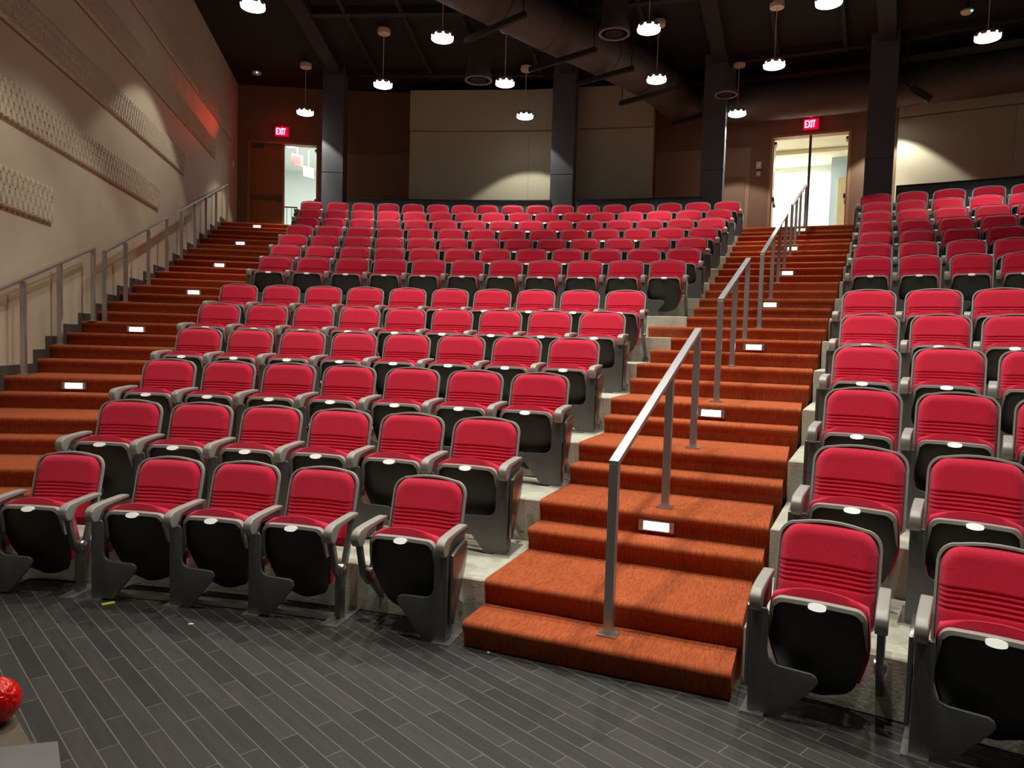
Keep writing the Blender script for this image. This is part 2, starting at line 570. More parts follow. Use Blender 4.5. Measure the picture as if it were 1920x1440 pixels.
# columns
for a, wd in ((-1.97, 0.52), (11.53, 0.55), (19.82, 0.50), (27.92, 0.53)):
    bm = new_bm()
    c = pol(24.33, a)
    mm = Matrix.Translation((c.x, c.y, 0)) @ Matrix.Rotation(-rad(a), 4, 'Z')
    add_box(bm, (-wd / 2, -wd / 2, Z[26] - 0.2), (wd / 2, wd / 2, 5.72), mm)
    add_box(bm, (-wd / 2 + 0.006, -wd / 2 + 0.006, 5.72), (wd / 2 - 0.006, wd / 2 - 0.006, 5.735), mm)
    add_box(bm, (-wd / 2, -wd / 2, 5.735), (wd / 2, wd / 2, CEIL), mm)
    struct(finish('column', bm, M['column'], bevel=0.006, segs=1))

# ------------------------------------------------------------------ carpeted stairs
def step_profile(z0, z1, depth):
    return [(0.03, z0), (0.028, z1 - 0.075), (0.012, z1 - 0.055), (0.002, z1 - 0.036), (0.001, z1 - 0.020), (0.009, z1 - 0.006),
            (0.028, z1), (depth, z1), (depth, z0)]

def add_step(bm, phi, t, tn, lL, lR, z0, z1):
    d = Vector((sin(phi), cos(phi), 0))
    e = Vector((cos(phi), -sin(phi), 0))
    base = Vector((CX, CY, 0))
    prof = step_profile(z0, z1, tn - t + 0.04)
    nseg = max(2, int((lR - lL) / 0.12))
    rows = []
    for i in range(nseg + 1):
        l = lL + (lR - lL) * i / nseg
        rows.append([bm.verts.new(base + (t + p[0] + (0.003 * sin(i * 1.7 + t * 9) if 0 < k < 6 else 0)) * d + l * e + Vector((0, 0, p[1]))) for k, p in enumerate(prof)])
    n = len(prof)
    for i in range(nseg):
        for k in range(n):
            bm.faces.new((rows[i][k], rows[i + 1][k], rows[i + 1][(k + 1) % n], rows[i][(k + 1) % n]))
    bm.faces.new(rows[0][::-1])
    bm.faces.new(rows[-1])

bm = new_bm()
for n in range(1, 29):
    tn = T[n + 1] if n < 28 else 24.3
    zb = (Z[n - 2] if n > 2 else 0.0)
    if n == 13:
        zb = Z[12] - 0.002
    add_step(bm, PHI, T[n], tn, lat_left(n) if n != 13 else -0.71, lat_right(T[n]), zb + 0.001, Z[n])
o = finish('carpeted_stairs', bm, M['carpet'], smooth=True, angle=50)
struct(o)

def wall_lat(t):
    """lateral position where the line of a left-stair step meets the left wall"""
    d = (sin(PHL), cos(PHL))
    e = (cos(PHL), -sin(PHL))
    # x = CX + t*d0 + l*e0 ; y = CY + t*d1 + l*e1 ; x = wall_x(y)
    A = e[0] + 0.195 * e[1]
    B = -5.1 - 0.195 * (CY + t * d[1] - 7.2) - (CX + t * d[0])
    return B / A

bm = new_bm()
for n in range(1, 29):
    tn = TL[n + 1] if n < 28 else 24.25
    nb = n if n % 2 == 0 else n + 1
    b = min(beta(nb), beta(max(nb - 2, 2)) if nb >= 2 else 9) if False else beta(max(2, nb))
    lR = TL[n] * math.tan(rad(b) - PHL) + 0.02
    add_step(bm, PHL, TL[n], tn, wall_lat(TL[n]) + 0.02, lR, max(0, Z[max(n - 2, 0)]) + 0.001, Z[n])
struct(finish('carpeted_stairs', bm, M['carpet'], smooth=True, angle=50))

# stepped grey skirting on the left wall
bm = new_bm()
for n in range(1, 29):
    tn = TL[n + 1] if n < 28 else 25.0
    for_t = (TL[n] - 0.05, tn - 0.05)
    q = []
    for t in for_t:
        l = wall_lat(t)
        q.append(Vector((CX + t * sin(PHL) + l * cos(PHL), CY + t * cos(PHL) - l * sin(PHL), 0)))
    nrm = Vector((1, 0.195, 0)).normalized() * 0.022
    add_prism(bm, [(q[0].x, q[0].y), (q[1].x, q[1].y), (q[1].x + nrm.x, q[1].y + nrm.y), (q[0].x + nrm.x, q[0].y + nrm.y)], 'z', max(0, Z[n] - 0.16), Z[n] + 0.10)
struct(finish('baseboard_left', bm, M['steel']))

# ------------------------------------------------------------------ theatre seats
def zc(y):
    return y

def outline(hw, z0, z1, rc, arch, nc=6, rb=0.03):
    """rounded-top outline in x,z"""
    pts = [(-hw + rb, z0), (hw - rb, z0), (hw, z0 + rb)]
    for i in range(nc + 1):
        a = i / nc * pi / 2
        pts.append((hw - rc + rc * cos(a), z1 - arch - rc + rc * sin(a)))
    for i in range(1, 6):
        x = (hw - rc) * (1 - 2 * i / 6)
        pts.append((x, z1 - arch * (x / (hw - rc)) ** 2))
    for i in range(nc + 1):
        a = pi / 2 + i / nc * pi / 2
        pts.append((-hw + rc + rc * cos(a), z1 - arch - rc + rc * sin(a)))
    pts.append((-hw, z0 + rb))
    return pts

LEAN = 0.27
def back_y(z):
    return -(0.846 - z) * LEAN

# backrest cushion mesh
def backrest_bm():
    bm = new_bm()
    NX, NZ = 14, 84
    z0, z1, hw, rc, arch = 0.44, 0.826, 0.226, 0.075, 0.018
    grid = {}
    for j in range(NZ + 1):
        t = j / NZ
        zr = z0 + (z1 - z0) * t
        zc_ = z1 - arch - rc
        if zr > zc_:
            u = min(1.0, (zr - zc_) / (z1 - zc_))
            wd = hw - rc * (1 - math.sqrt(max(0.0, 1 - u * u)))
        else:
            wd = hw
        wd *= 1 + 0.0 * t
        for i in range(NX + 1):
            s = -1 + 2 * i / NX
            x = s * wd
            zz = zr - (arch * (x / hw) ** 2 if zr > zc_ else arch * (x / hw) ** 2 * max(0, (zr - z0) / (zc_ - z0)) * 0.4)
            edge = min(1.0, (1 - abs(s)) / 0.22)
            edge2 = min(1.0, (1 - t) / 0.12)
            puff = 0.032 * math.sqrt(max(0, 1 - (1 - edge) ** 2)) * math.sqrt(max(0, 1 - (1 - edge2) ** 2))
            g = 0.0
            for zg in (0.648, 0.626, 0.604, 0.582, 0.560):
                g += 0.0075 * math.exp(-((zr - zg) / 0.0048) ** 2)
            g *= min(1, edge + 0.3)
            if zr < 0.648:
                puff -= 0.002
            y = back_y(zz) - 0.004 - puff + g - 0.010 * (abs(s) ** 2)
            grid[i, j] = bm.verts.new((x, y, zz))
    back = {}
    for j in range(NZ + 1):
        for i in (0, NX):
            v = grid[i, j]
            back[i, j] = bm.verts.new((v.co.x, back_y(v.co.z) + 0.008, v.co.z))
    for i in range(1, NX):
        for j in (0, NZ):
            v = grid[i, j]
            back[i, j] = bm.verts.new((v.co.x, back_y(v.co.z) + 0.008, v.co.z))
    for j in range(NZ):
        for i in range(NX):
            bm.faces.new((grid[i, j], grid[i + 1, j], grid[i + 1, j + 1], grid[i, j + 1]))
        bm.faces.new((grid[0, j], grid[0, j + 1], back[0, j + 1], back[0, j]))
        bm.faces.new((grid[NX, j], back[NX, j], back[NX, j + 1], grid[NX, j + 1]))
    for i in range(NX):
        bm.faces.new((grid[i, 0], back[i, 0], back[i + 1, 0], grid[i + 1, 0]))
        bm.faces.new((grid[i, NZ], grid[i + 1, NZ], back[i + 1, NZ], back[i, NZ]))
    return bm

def back_frame_bm():
    bm = new_bm()
    o1 = outline(0.245, 0.385, 0.846, 0.085, 0.018)
    A = [bm.verts.new((x, back_y(z) - 0.012, z)) for x, z in o1]
    I = [bm.verts.new((x * 0.955, back_y(z * 0.972 + 0.014) - 0.012, z * 0.972 + 0.014)) for x, z in o1]
    I2 = [bm.verts.new((v.co.x, v.co.y + 0.018, v.co.z)) for v in I]
    B = [bm.verts.new((x, back_y(z) + 0.012, z)) for x, z in o1]
    B2 = [bm.verts.new((x * 0.93, back_y(z) + 0.034, 0.60 + (z - 0.60) * 0.94)) for x, z in o1]
    n = len(o1)
    for i in range(n):
        j = (i + 1) % n
        bm.faces.new((A[i], A[j], I[j], I[i]))
        bm.faces.new((I[i], I[j], I2[j], I2[i]))
        bm.faces.new((A[i], B[i], B[j], A[j]))
        bm.faces.new((B[i], B2[i], B2[j], B[j]))
    bm.faces.new(I2)
    bm.faces.new(B2[::-1])
    return bm

SEAT_TOP, SEAT_Y = 0.558, -0.385
def seat_y(z):      # outer face of the folded pan
    s = (SEAT_TOP - z) / 0.46
    return SEAT_Y + 0.05 * s + 0.10 * s * s

def seat_hw(z):
    s = (SEAT_TOP - z) / 0.46
    return 0.205 + 0.012 * math.sin(min(1, s) * pi) - 0.055 * max(0, s - 0.45) / 0.55

def pan_bm(inset, z_top, z_bot, y_off, thick, rc):
    """curved upright pan: front surface grid with a thickness"""
    bm = new_bm()
    NX, NZ = 12, 16
    F, B = {}, {}
    for j in range(NZ + 1):
        t = j / NZ
        z = z_bot + (z_top - z_bot) * t
        wd = seat_hw(z) - inset
        for zz, r in ((z_top - z, rc), (z - z_bot, 0.09)):
            if zz < r:
                wd -= r - math.sqrt(max(0, r * r - (r - zz) ** 2))
        for i in range(NX + 1):
            s = -1 + 2 * i / NX
            bulge = -0.012 * (1 - s * s) + 0.012 * abs(s) ** 4
            F[i, j] = bm.verts.new((s * wd, seat_y(z) + y_off + bulge, z))
            B[i, j] = bm.verts.new((s * wd, seat_y(z) + y_off + thick, z))
    for j in range(NZ):
        for i in range(NX):
            bm.faces.new((F[i, j], F[i + 1, j], F[i + 1, j + 1], F[i, j + 1]))
            bm.faces.new((B[i, j], B[i, j + 1], B[i + 1, j + 1], B[i + 1, j]))
        bm.faces.new((F[0, j], F[0, j + 1], B[0, j + 1], B[0, j]))
        bm.faces.new((F[NX, j], B[NX, j], B[NX, j + 1], F[NX, j + 1]))
    for i in range(NX):
        bm.faces.new((F[i, 0], B[i, 0], B[i + 1, 0], F[i + 1, 0]))
        bm.faces.new((F[i, NZ], F[i + 1, NZ], B[i + 1, NZ], B[i, NZ]))
    return bm

def cushion_bm():
    """padded red seat cushion behind the folded pan"""
    bm = new_bm()
    NX, NZ = 12, 14
    F, B = {}, {}
    z_top, z_bot = 0.604, 0.19
    for j in range(NZ + 1):
        t = j / NZ
        z = z_bot + (z_top - z_bot) * t
        wd = seat_hw(z) + 0.008
        zz = z_top - z
        if zz < 0.05:
            wd -= 0.05 - math.sqrt(max(0, 0.0025 - (0.05 - zz) ** 2))
        for i in range(NX + 1):
            s = -1 + 2 * i / NX
            zt = z - 0.022 * s * s * t
            k = min(1, (1 - t) / 0.14)
            th = 0.105 * math.sqrt(max(0.05, 1 - (1 - k) ** 2)) * (1 - 0.25 * s ** 6)
            F[i, j] = bm.verts.new((s * wd, seat_y(z) + 0.022 + 0.02 * (1 - k), zt))
            B[i, j] = bm.verts.new((s * wd, seat_y(z) + 0.022 + max(0.03, th), zt))
    for j in range(NZ):
        for i in range(NX):
            bm.faces.new((F[i, j], F[i + 1, j], F[i + 1, j + 1], F[i, j + 1]))
            bm.faces.new((B[i, j], B[i, j + 1], B[i + 1, j + 1], B[i + 1, j]))
        bm.faces.new((F[0, j], F[0, j + 1], B[0, j + 1], B[0, j]))
        bm.faces.new((F[NX, j], B[NX, j], B[NX, j + 1], F[NX, j + 1]))
    for i in range(NX):
        bm.faces.new((F[i, 0], B[i, 0], B[i + 1, 0], F[i + 1, 0]))
        bm.faces.new((F[i, NZ], F[i + 1, NZ], B[i + 1, NZ], B[i, NZ]))
    return bm

def rim_bm():
    """light grey lip round the top of the folded pan"""
    bm = new_bm()
    pts = []
    for i in range(8):
        z = 0.383 + (0.558 - 0.055 - 0.383) * i / 7
        pts.append((-seat_hw(z), z, 0.004 + 0.010 * i / 7))
    rc = 0.055
    for i in range(1, 7):
        a = pi - i / 6 * pi / 2
        hw = seat_hw(0.5)
        pts.append((-hw + rc + rc * cos(a), 0.503 + rc * sin(a), 0.013))
    for i in range(1, 6):
        hw = seat_hw(0.5) - rc
        pts.append((-hw + 2 * hw * i / 6, 0.558 + 0.004 * math.sin(i / 6 * pi), 0.014))
    mir = [(-x, z, w_) for x, z, w_ in pts[:14]][::-1]
    pts = pts + mir
    rings = []
    for k, (x, z, w_) in enumerate(pts):
        c = Vector((x, seat_y(z) + 0.006, z))
        inner = Vector((x * (1 - w_ * 6.0 / 0.55 * 0.55), seat_y(z) - 0.010, z - w_ * (1.25 if z > 0.523 else 0.2)))
        rings.append([bm.verts.new((c.x, c.y + 0.020, c.z + 0.001)), bm.verts.new((c.x, c.y - 0.018, c.z)),
                      bm.verts.new((inner.x, inner.y - 0.006, inner.z)), bm.verts.new((inner.x, inner.y + 0.02, inner.z))])
    for i in range(len(rings) - 1):
        for k in range(4):
            bm.faces.new((rings[i][k], rings[i + 1][k], rings[i + 1][(k + 1) % 4], rings[i][(k + 1) % 4]))
    bm.faces.new(rings[0])
    bm.faces.new(rings[-1][::-1])
    return bm

def plate_bm():
    bm = new_bm()
    n = 20
    ct = Vector((0, seat_y(0.545) - 0.0215, 0.545))
    A, B = [], []
    for i in range(n):
        a = 2 * pi * i / n
        x, z = 0.038 * cos(a), 0.0125 * sin(a)
        x = max(-0.034, min(0.034, x))
        A.append(bm.verts.new((ct.x + x * 1.15, ct.y - 0.012 + 0.9 * z, ct.z + z * 1.15 + 0.003)))
        B.append(bm.verts.new((ct.x + x * 1.2, ct.y + 0.02, ct.z + z * 1.2)))
    for i in range(n):
        bm.faces.new((A[i], B[i], B[(i + 1) % n], A[(i + 1) % n]))
    bm.faces.new(A[::-1])
    bm.faces.new(B)
    return bm

def armrest_bm(x):
    bm = new_bm()
    # side outline (y, z): thick rounded nose at the front, thin pad to the rear
    top = [(-0.125, 0.603), (-0.17, 0.605), (-0.25, 0.602), (-0.33, 0.598), (-0.40, 0.592), (-0.437, 0.582), (-0.458, 0.562),
           (-0.462, 0.535), (-0.455, 0.508), (-0.440, 0.492), (-0.415, 0.488), (-0.392, 0.498), (-0.378, 0.525), (-0.362, 0.550),
           (-0.335, 0.563), (-0.28, 0.570), (-0.20, 0.576), (-0.12, 0.580), (-0.108, 0.591)]
    add_prism(bm, top, 'x', x - 0.027, x + 0.027)
    return bm

def stem_outline(sg):
    # sg=+1: foot panel reaches to +x from the stem
    P = [(-0.038, 0.0), (0.105, 0.0), (0.130, 0.02), (0.262, 0.172), (0.275, 0.196), (0.268, 0.220), (0.246, 0.232), (0.10, 0.236), (0.072, 0.245),
         (0.052, 0.262), (0.043, 0.29), (0.042, 0.47), (0.032, 0.486), (-0.028, 0.486), (-0.038, 0.47)]
    P = [(sg * p[0], p[1]) for p in P]
    return P if sg > 0 else P[::-1]

def standard_bm(x, sg):
    bm = new_bm()
    pts = [(x + p[0], p[1] + 0.012) for p in stem_outline(sg)]
    add_prism(bm, pts, 'y', -0.404, -0.388)
    return bm

def post_bm(x):
    """upright box column of the standard behind its front plate"""
    bm = new_bm()
    add_prism(bm, [(-0.386, 0.02), (-0.30, 0.02), (-0.30, 0.30), (-0.26, 0.40), (-0.24, 0.55), (-0.34, 0.55), (-0.386, 0.48)], 'x', x - 0.022, x + 0.022)
    add_box(bm, (x - 0.015, -0.37, 0.46), (x + 0.022, -0.14, 0.575))
    return bm

def foot_bm(x):
    bm = new_bm()
    add_box(bm, (x - 0.055, -0.43, 0.0), (x + 0.055, -0.13, 0.012))
    return bm

def bracket_bm(x, sg):
    """open arm bracket of a free seat end: strap from arm nose to the pivot and back up"""
    bm = new_bm()
    add_prism(bm, [(-0.43, 0.52), (-0.395, 0.52), (-0.345, 0.34), (-0.27, 0.29), (-0.17, 0.575), (-0.14, 0.575), (-0.24, 0.25), (-0.30, 0.235), (-0.37, 0.31)], 'x', x - 0.016, x + 0.016)
    return bm

def pivot_bm(x, sg):
    bm = new_bm()
    add_lathe(bm, [(0.001, -0.026), (0.02, -0.024), (0.030, -0.012), (0.032, 0.0), (0.032, 0.03), (0.001, 0.031)],
              Matrix.Translation((x - sg * 0.016, -0.285, 0.30)) @ Matrix.Rotation(pi / 2 * sg, 4, 'Y'), 14)
    return bm

def leg_post_bm(x):
    bm = new_bm()
    add_box(bm, (x - 0.02, -0.32, 0.012), (x + 0.02, -0.26, 0.30))
    return bm

def strut_bm(x):
    bm = new_bm()
    add_bar(bm, (x, -0.29, 0.29), (x, -0.03, 0.035), 0.035, 0.045)
    add_box(bm, (x - 0.03, -0.06, 0.0), (x + 0.03, 0.02, 0.05))
    return bm

def side_panel_bm(x, sg):
    bm = new_bm()
    pts = [(-0.380, 0.490), (-0.380, 0.11), (-0.350, 0.10), (-0.185, 0.385), (-0.165, 0.45), (-0.165, 0.515), (-0.185, 0.53), (-0.30, 0.515)]
    add_prism(bm, pts, 'x', x + sg * 0.030, x + sg * 0.050)
    return bm

def rear_brace_bm(x):
    bm = new_bm()
    add_bar(bm, (x, -0.27, 0.20), (x, -0.04, 0.06), 0.03, 0.05)
    add_ball(bm, Vector((x, -0.045, 0.075)), 0.028)
    return bm

AX = 0.268
SX = 0.255
PARTS = {}
def proto(key, name, bm, mt, **kw):
    o = finish(name, bm, mt, **kw)
    COL.objects.unlink(o)
    PARTS[key] = o
proto('backrest', 'backrest', backrest_bm(), M['fabric'], smooth=True, angle=70)
proto('back_frame', 'back_frame', back_frame_bm(), M['plastic'], smooth=True, angle=35)
proto('cushion', 'seat_cushion', cushion_bm(), M['fabric'], smooth=True, angle=70)
proto('shell', 'seat_pan', pan_bm(0.004, 0.556, 0.09, 0.0, 0.024, 0.055), M['shell'], smooth=True, angle=50)
proto('rim', 'pan_lip', rim_bm(), M['plastic'], smooth=True, angle=50)
proto('plate', 'number_plate', plate_bm(), M['plate'], smooth=True, angle=50)
for nm, x, sg in (('L', -AX, 1), ('R', AX, -1)):
    proto('arm' + nm, 'armrest', armrest_bm(x), M['plastic'], smooth=True, bevel=0.008, segs=3, angle=50)
    proto('std' + nm, 'standard', standard_bm(math.copysign(SX, x), sg), M['steel'], smooth=True, bevel=0.0045, segs=3, angle=60)
    proto('post' + nm, 'standard_column', post_bm(x), M['steel'], smooth=True, bevel=0.004, segs=1)
    proto('foot' + nm, 'base_plate', foot_bm(x), M['chrome'])
    proto('bracket' + nm, 'arm_bracket', bracket_bm(x, sg), M['steel'], smooth=True, bevel=0.004, segs=2)
    proto('pivot' + nm, 'pivot_cap', pivot_bm(x + sg * 0.012, sg), M['chrome'], smooth=True, angle=60)
    proto('leg' + nm, 'leg_post', leg_post_bm(x), M['steel'], smooth=True, bevel=0.004)
    proto('strut' + nm, 'rear_strut', strut_bm(x), M['steel'], smooth=True, bevel=0.003)
    proto('side' + nm, 'side_panel', side_panel_bm(x, -sg), M['steelgloss'], smooth=True, bevel=0.004)
    proto('brace' + nm, 'rear_brace', rear_brace_bm(x), M['chrome'], smooth=True)

def put(key, parent):
    o = PARTS[key].copy()
    COL.objects.link(o)
    o.parent = parent
    return o

WORD = ['', 'first', 'second', 'third', 'fourth', 'fifth', 'sixth', 'seventh', 'eighth', 'ninth', 'tenth', 'eleventh', 'twelfth', 'thirteenth',
        'fourteenth', 'fifteenth', 'sixteenth', 'seventeenth']

def seat_label(sec, row, i, n):
    rw = 'front row' if row == 1 else ('back row' if row == 13 else (WORD[row] + ' row'))
    if sec == 'L':
        if i == n - 1:
            if row == 1:
                return 'red folding seat standing apart in the front row left of the centre stairs'
            return 'red folding seat ending the %s of the left block beside the centre stairs' % rw
        if i == 0:
            return 'red folding seat starting the %s of the left block beside the wall stairs' % rw
        return 'red folding seat, %s of the left block, %s from the wall stairs' % (rw, WORD[i + 1])
    if i == 0:
        return 'red folding seat, %s of the right block, directly right of the centre stairs' % rw
    return 'red folding seat, %s of the right block, %s from the centre stairs' % (rw, WORD[i + 1])

def build_seat(sec, row, i, n, ang, scl, left, right):
    cx, cy = (CX, CY) if row < 7 else (C2X, C2Y)
    a = rad(ang)
    root = empty('theater_seat', (cx + ROW_R[row] * sin(a), cy + ROW_R[row] * cos(a), Z[TIER[row]]), -a)
    root.scale = (scl, 1, 1)
    tag(root, seat_label(sec, row, i, n), 'seat', 'red folding seats of the %s block' % ('left' if sec == 'L' else 'right'))
    put('backrest', root)
    put('back_frame', root)
    put('cushion', root)
    sh = put('shell', root)
    put('rim', sh)
    put('plate', sh)
    for s, kind in (('L', left), ('R', right)):
        if kind is None:
            continue
        put('arm' + s, root)
        if kind in ('panel', 'aisle'):
            st = put('std' + s, root)
            put('post' + s, st)
            put('foot' + s, st)
            put('pivot' + s, root)
            if kind == 'aisle':
                put('side' + s, root)
                put('brace' + s, root)
        elif kind in ('post', 'hang'):
            bk = put('bracket' + s, root)
            put('pivot' + s, bk)
            if kind == 'post':
                lg = put('leg' + s, root)
                put('foot' + s, lg)
            else:
                put('strut' + s, root)
    return root

for (sec, row), angs in ROWS.items():
    n = len(angs)
    R_ = ROW_R[row]
    for i, an in enumerate(angs):
        gaps = []
        if i > 0:
            gaps.append(rad(an - angs[i - 1]) * R_)
        if i < n - 1:
            gaps.append(rad(angs[i + 1] - an) * R_)
        scl = min(gaps) / 0.56 if gaps else 1.0
        if row == 1:
            scl = 0.96 if sec == 'L' else 0.94
        left, right = 'panel', None
        if i == 0 or (row == 1 and sec == 'R'):
            left = 'aisle'
        if i == n - 1 and sec == 'L':
            right = 'hang' if row in (6, 7) else 'aisle'
        if i == n - 1 and sec == 'R':
            right = None
        if row == 1 and sec == 'L':
            left = ['aisle', 'panel', 'panel', 'panel', 'hang'][i]
            right = ['post', None, None, 'post', 'aisle'][i]
        if row == 1 and sec == 'R':
            right = 'hang'
        build_seat(sec, row, i, n, an, scl, left, right)

# floor rails between the front standards
for a0, a1, lab in ((8.2 - 1.4, 15.3, 'pale steel floor rail under the joined front row seats of the left block'),):
    bm = new_bm()
    nseg = 10
    pts = [pol(10.842 - 0.31, a0 + (a1 - a0) * k / nseg, 0.02) for k in range(nseg + 1)]
    for k in range(nseg):
        add_bar(bm, pts[k], pts[k + 1], 0.05, 0.03)
    tag(finish('floor_rail', bm, M['chrome']), lab, 'rail')

# ------------------------------------------------------------------ step lights
def step_light(phi, t, lat, n, label, group):
    d = Vector((sin(phi), cos(phi), 0))
    e = Vector((cos(phi), -sin(phi), 0))
    p = Vector((CX, CY, 0)) + (t + 0.02) * d + lat * e + Vector((0, 0, Z[n] - 0.085))
    root = empty('step_light', p, -phi)
    bm = new_bm()
    add_box(bm, (-0.115, -0.022, -0.036), (0.115, 0.012, 0.036))
    f = finish('faceplate', bm, M['chrome'], root, bevel=0.004)
    bm = new_bm()
    add_box(bm, (-0.082, -0.027, -0.027), (0.082, -0.018, 0.027))
    finish('lens', bm, M['step'], root, bevel=0.003)
    bm = new_bm()
    for x in (-0.10, 0.10):
        add_cyl(bm, (x, -0.025, 0), (x, -0.02, 0), 0.004, seg=8)
    finish('screw', bm, M['steel'], f)
    tag(root, label, 'light', group)
    return root
for k, n in enumerate((4, 8, 12, 16, 20, 24, 28)):
    lat = [0.335, 0.43, 0.62, 0.66, 0.80, 0.80, 0.90][k]
    step_light(PHI, T[n], lat, n, ('lowest' if k == 0 else ('topmost' if k == 6 else WORD[k + 1] + ' from bottom')) + ' lit step light in a centre stair riser',
               'step lights of the centre stairs')
for k, n in enumerate((8, 12, 16, 20, 24, 28)):
    px = [135, 254, 360.5, 411.5, 450, 482][k]
    lat = wall_lat(TL[n]) + [0.68, 0.68, 0.92, 0.82, 0.83, 0.85][k]
    step_light(PHL, TL[n], lat, n, ('lowest' if k == 0 else ('topmost' if k == 5 else WORD[k + 1] + ' from bottom')) + ' lit step light in a riser of the wall stairs',
               'step lights of the wall stairs')

# ------------------------------------------------------------------ handrails
def handrail(posts, label, group, h=0.915, closed_end=True):
    """posts: (x, y, step index)"""
    P = [Vector((x, y, Z[n])) for x, y, n in posts]
    root = empty('handrail', P[0])
    org = P[0]
    tops = []
    z_a = P[0].z + h
    z_b = P[-1].z + h
    L = (P[-1] - P[0]).xy.length
    hd = (P[-1] - P[0]).xy.normalized()
    ang = math.atan2(-hd.x, hd.y)
    for k, p in enumerate(P):
        s = (p - P[0]).xy.length / L
        zt = z_a + (z_b - z_a) * s
        bm = new_bm()
        mm = Matrix.Translation(p - org) @ Matrix.Rotation(ang, 4, 'Z')
        add_box(bm, (-0.024, -0.024, 0.0), (0.024, 0.024, zt - p.z - 0.012), mm)
        po = finish('post', bm, M['silver'], root, bevel=0.003)
        bm = new_bm()
        add_box(bm, (-0.05, -0.05, 0.0), (0.05, 0.05, 0.012), mm)
        finish('post_flange', bm, M['chrome'], po, bevel=0.002)
        tops.append(Vector((p.x, p.y, zt)) - org)
    bm = new_bm()
    d3 = (tops[-1] - tops[0]).normalized()
    add_bar(bm, tops[0] - d3 * 0.02, tops[-1] + d3 * 0.02, 0.052, 0.03)
    finish('top_rail', bm, M['silver'], root, bevel=0.004)
    tag(root, label, 'handrail', group)
G = 'handrails of the centre stairs'
handrail([(0.545, 3.70, 1), (1.052, 4.784, 4), (1.423, 5.575, 6)], 'brushed steel handrail at the foot of the centre stairs, three posts', G)
handrail([(1.837, 6.445, 8), (2.247, 7.386, 10), (2.655, 8.292, 12)], 'brushed steel handrail above the lowest one on the centre stairs', G)
handrail([(3.005, 8.852, 13), (3.615, 10.221, 16), (4.046, 11.173, 18), (4.485, 12.125, 20)], 'four post steel handrail beside the back seat rows, third up the centre stairs', G)
handrail([(4.928, 13.067, 22), (5.358, 13.992, 24), (5.792, 14.923, 26), (6.266, 15.869, 28)], 'topmost steel handrail of the centre stairs, ending at the lit doorway', G)
G = 'handrails along the left wall'
handrail([(-4.62, 5.15, 4), (-4.80, 6.25, 6), (-4.983, 7.335, 8), (-5.218, 8.30, 10), (-5.33, 9.15, 12)], 'lower grey handrail along the left wall, cut by the photo edge', G)
handrail([(-5.36, 9.46, 12), (-5.46, 10.158, 14), (-5.66, 11.187, 16), (-5.94, 12.361, 18), (-6.215, 13.499, 20), (-6.42, 14.522, 22), (-6.63, 15.526, 24),
          (-6.83, 16.536, 26), (-7.00, 17.578, 28)], 'long upper grey handrail along the left wall, reaching the top landing', G)

# ------------------------------------------------------------------ carved bands on the left wall
def relief_band(y0, y1, z0, z1, label):
    bm = new_bm()
    base = empty('relief_band', (wall_x(y0), y0, z0))
    u = Vector((-0.195, 1, 0)).normalized()
    nrm = Vector((1, 0.195, 0)).normalized()
    L = (y1 - y0) / u.y
    H = z1 - z0
    cw, ch = 0.115, 0.105
    nx = int(L / 0.0144)
    nz = 30
    vs = {}
    for i in range(nx + 1):
        for j in range(nz + 1):
            x, z = L * i / nx, H * j / nz
            hgt = 0.003
            for rr in (math.floor(z / ch), math.floor(z / ch) + 1):
                fx = ((x + (0.5 * cw if int(rr) % 2 else 0)) % cw) / cw - 0.5
                fz = (rr * ch + ch * 0.55 - z) / (ch * 1.55)
                e = (fx * 2.05) ** 2 + max(0.0, fz) ** 2
                if e < 1.0 and fz > -0.4:
                    hgt = max(hgt, 0.004 + 0.034 * math.sqrt(e) * (1.0 if fz > 0 else 0.6))
            if i in (0, nx) or j in (0, nz):
                hgt = 0.0
            vs[i, j] = bm.verts.new(u * x + nrm * hgt + Vector((0, 0, z)))
    for i in range(nx):
        for j in range(nz):
            bm.faces.new((vs[i, j], vs[i + 1, j], vs[i + 1, j + 1], vs[i, j + 1]))
    o = finish('carved_face', bm, M['wallcream'], base, smooth=True, angle=60)
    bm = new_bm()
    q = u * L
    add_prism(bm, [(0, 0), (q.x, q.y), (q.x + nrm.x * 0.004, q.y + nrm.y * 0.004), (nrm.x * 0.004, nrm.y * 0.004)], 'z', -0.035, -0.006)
    finish('painted_shadow_line', bm, M['walltan'], base)  # darker strip paints in the shadow line under the band's lower edge
    tag(base, label, 'wall relief', 'carved fish scale bands on the left wall')
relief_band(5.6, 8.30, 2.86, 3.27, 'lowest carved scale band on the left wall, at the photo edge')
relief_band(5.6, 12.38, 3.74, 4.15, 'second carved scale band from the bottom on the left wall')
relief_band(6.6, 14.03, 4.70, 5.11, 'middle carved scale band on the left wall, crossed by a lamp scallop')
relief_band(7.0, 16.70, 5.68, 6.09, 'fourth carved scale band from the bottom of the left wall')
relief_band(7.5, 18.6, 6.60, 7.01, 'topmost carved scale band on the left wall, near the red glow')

# ------------------------------------------------------------------ doors
def door_frame_axes(a0, a1):
    p, q = pol(WALL_R, a0, ZT), pol(WALL_R, a1, ZT)
    d = (q - p).normalized()
    n = Vector((-d.y, d.x, 0))
    mm = Matrix((d, n, Vector((0, 0, 1)))).transposed().to_4x4()
    mm.translation = p
    return mm, (q - p).length

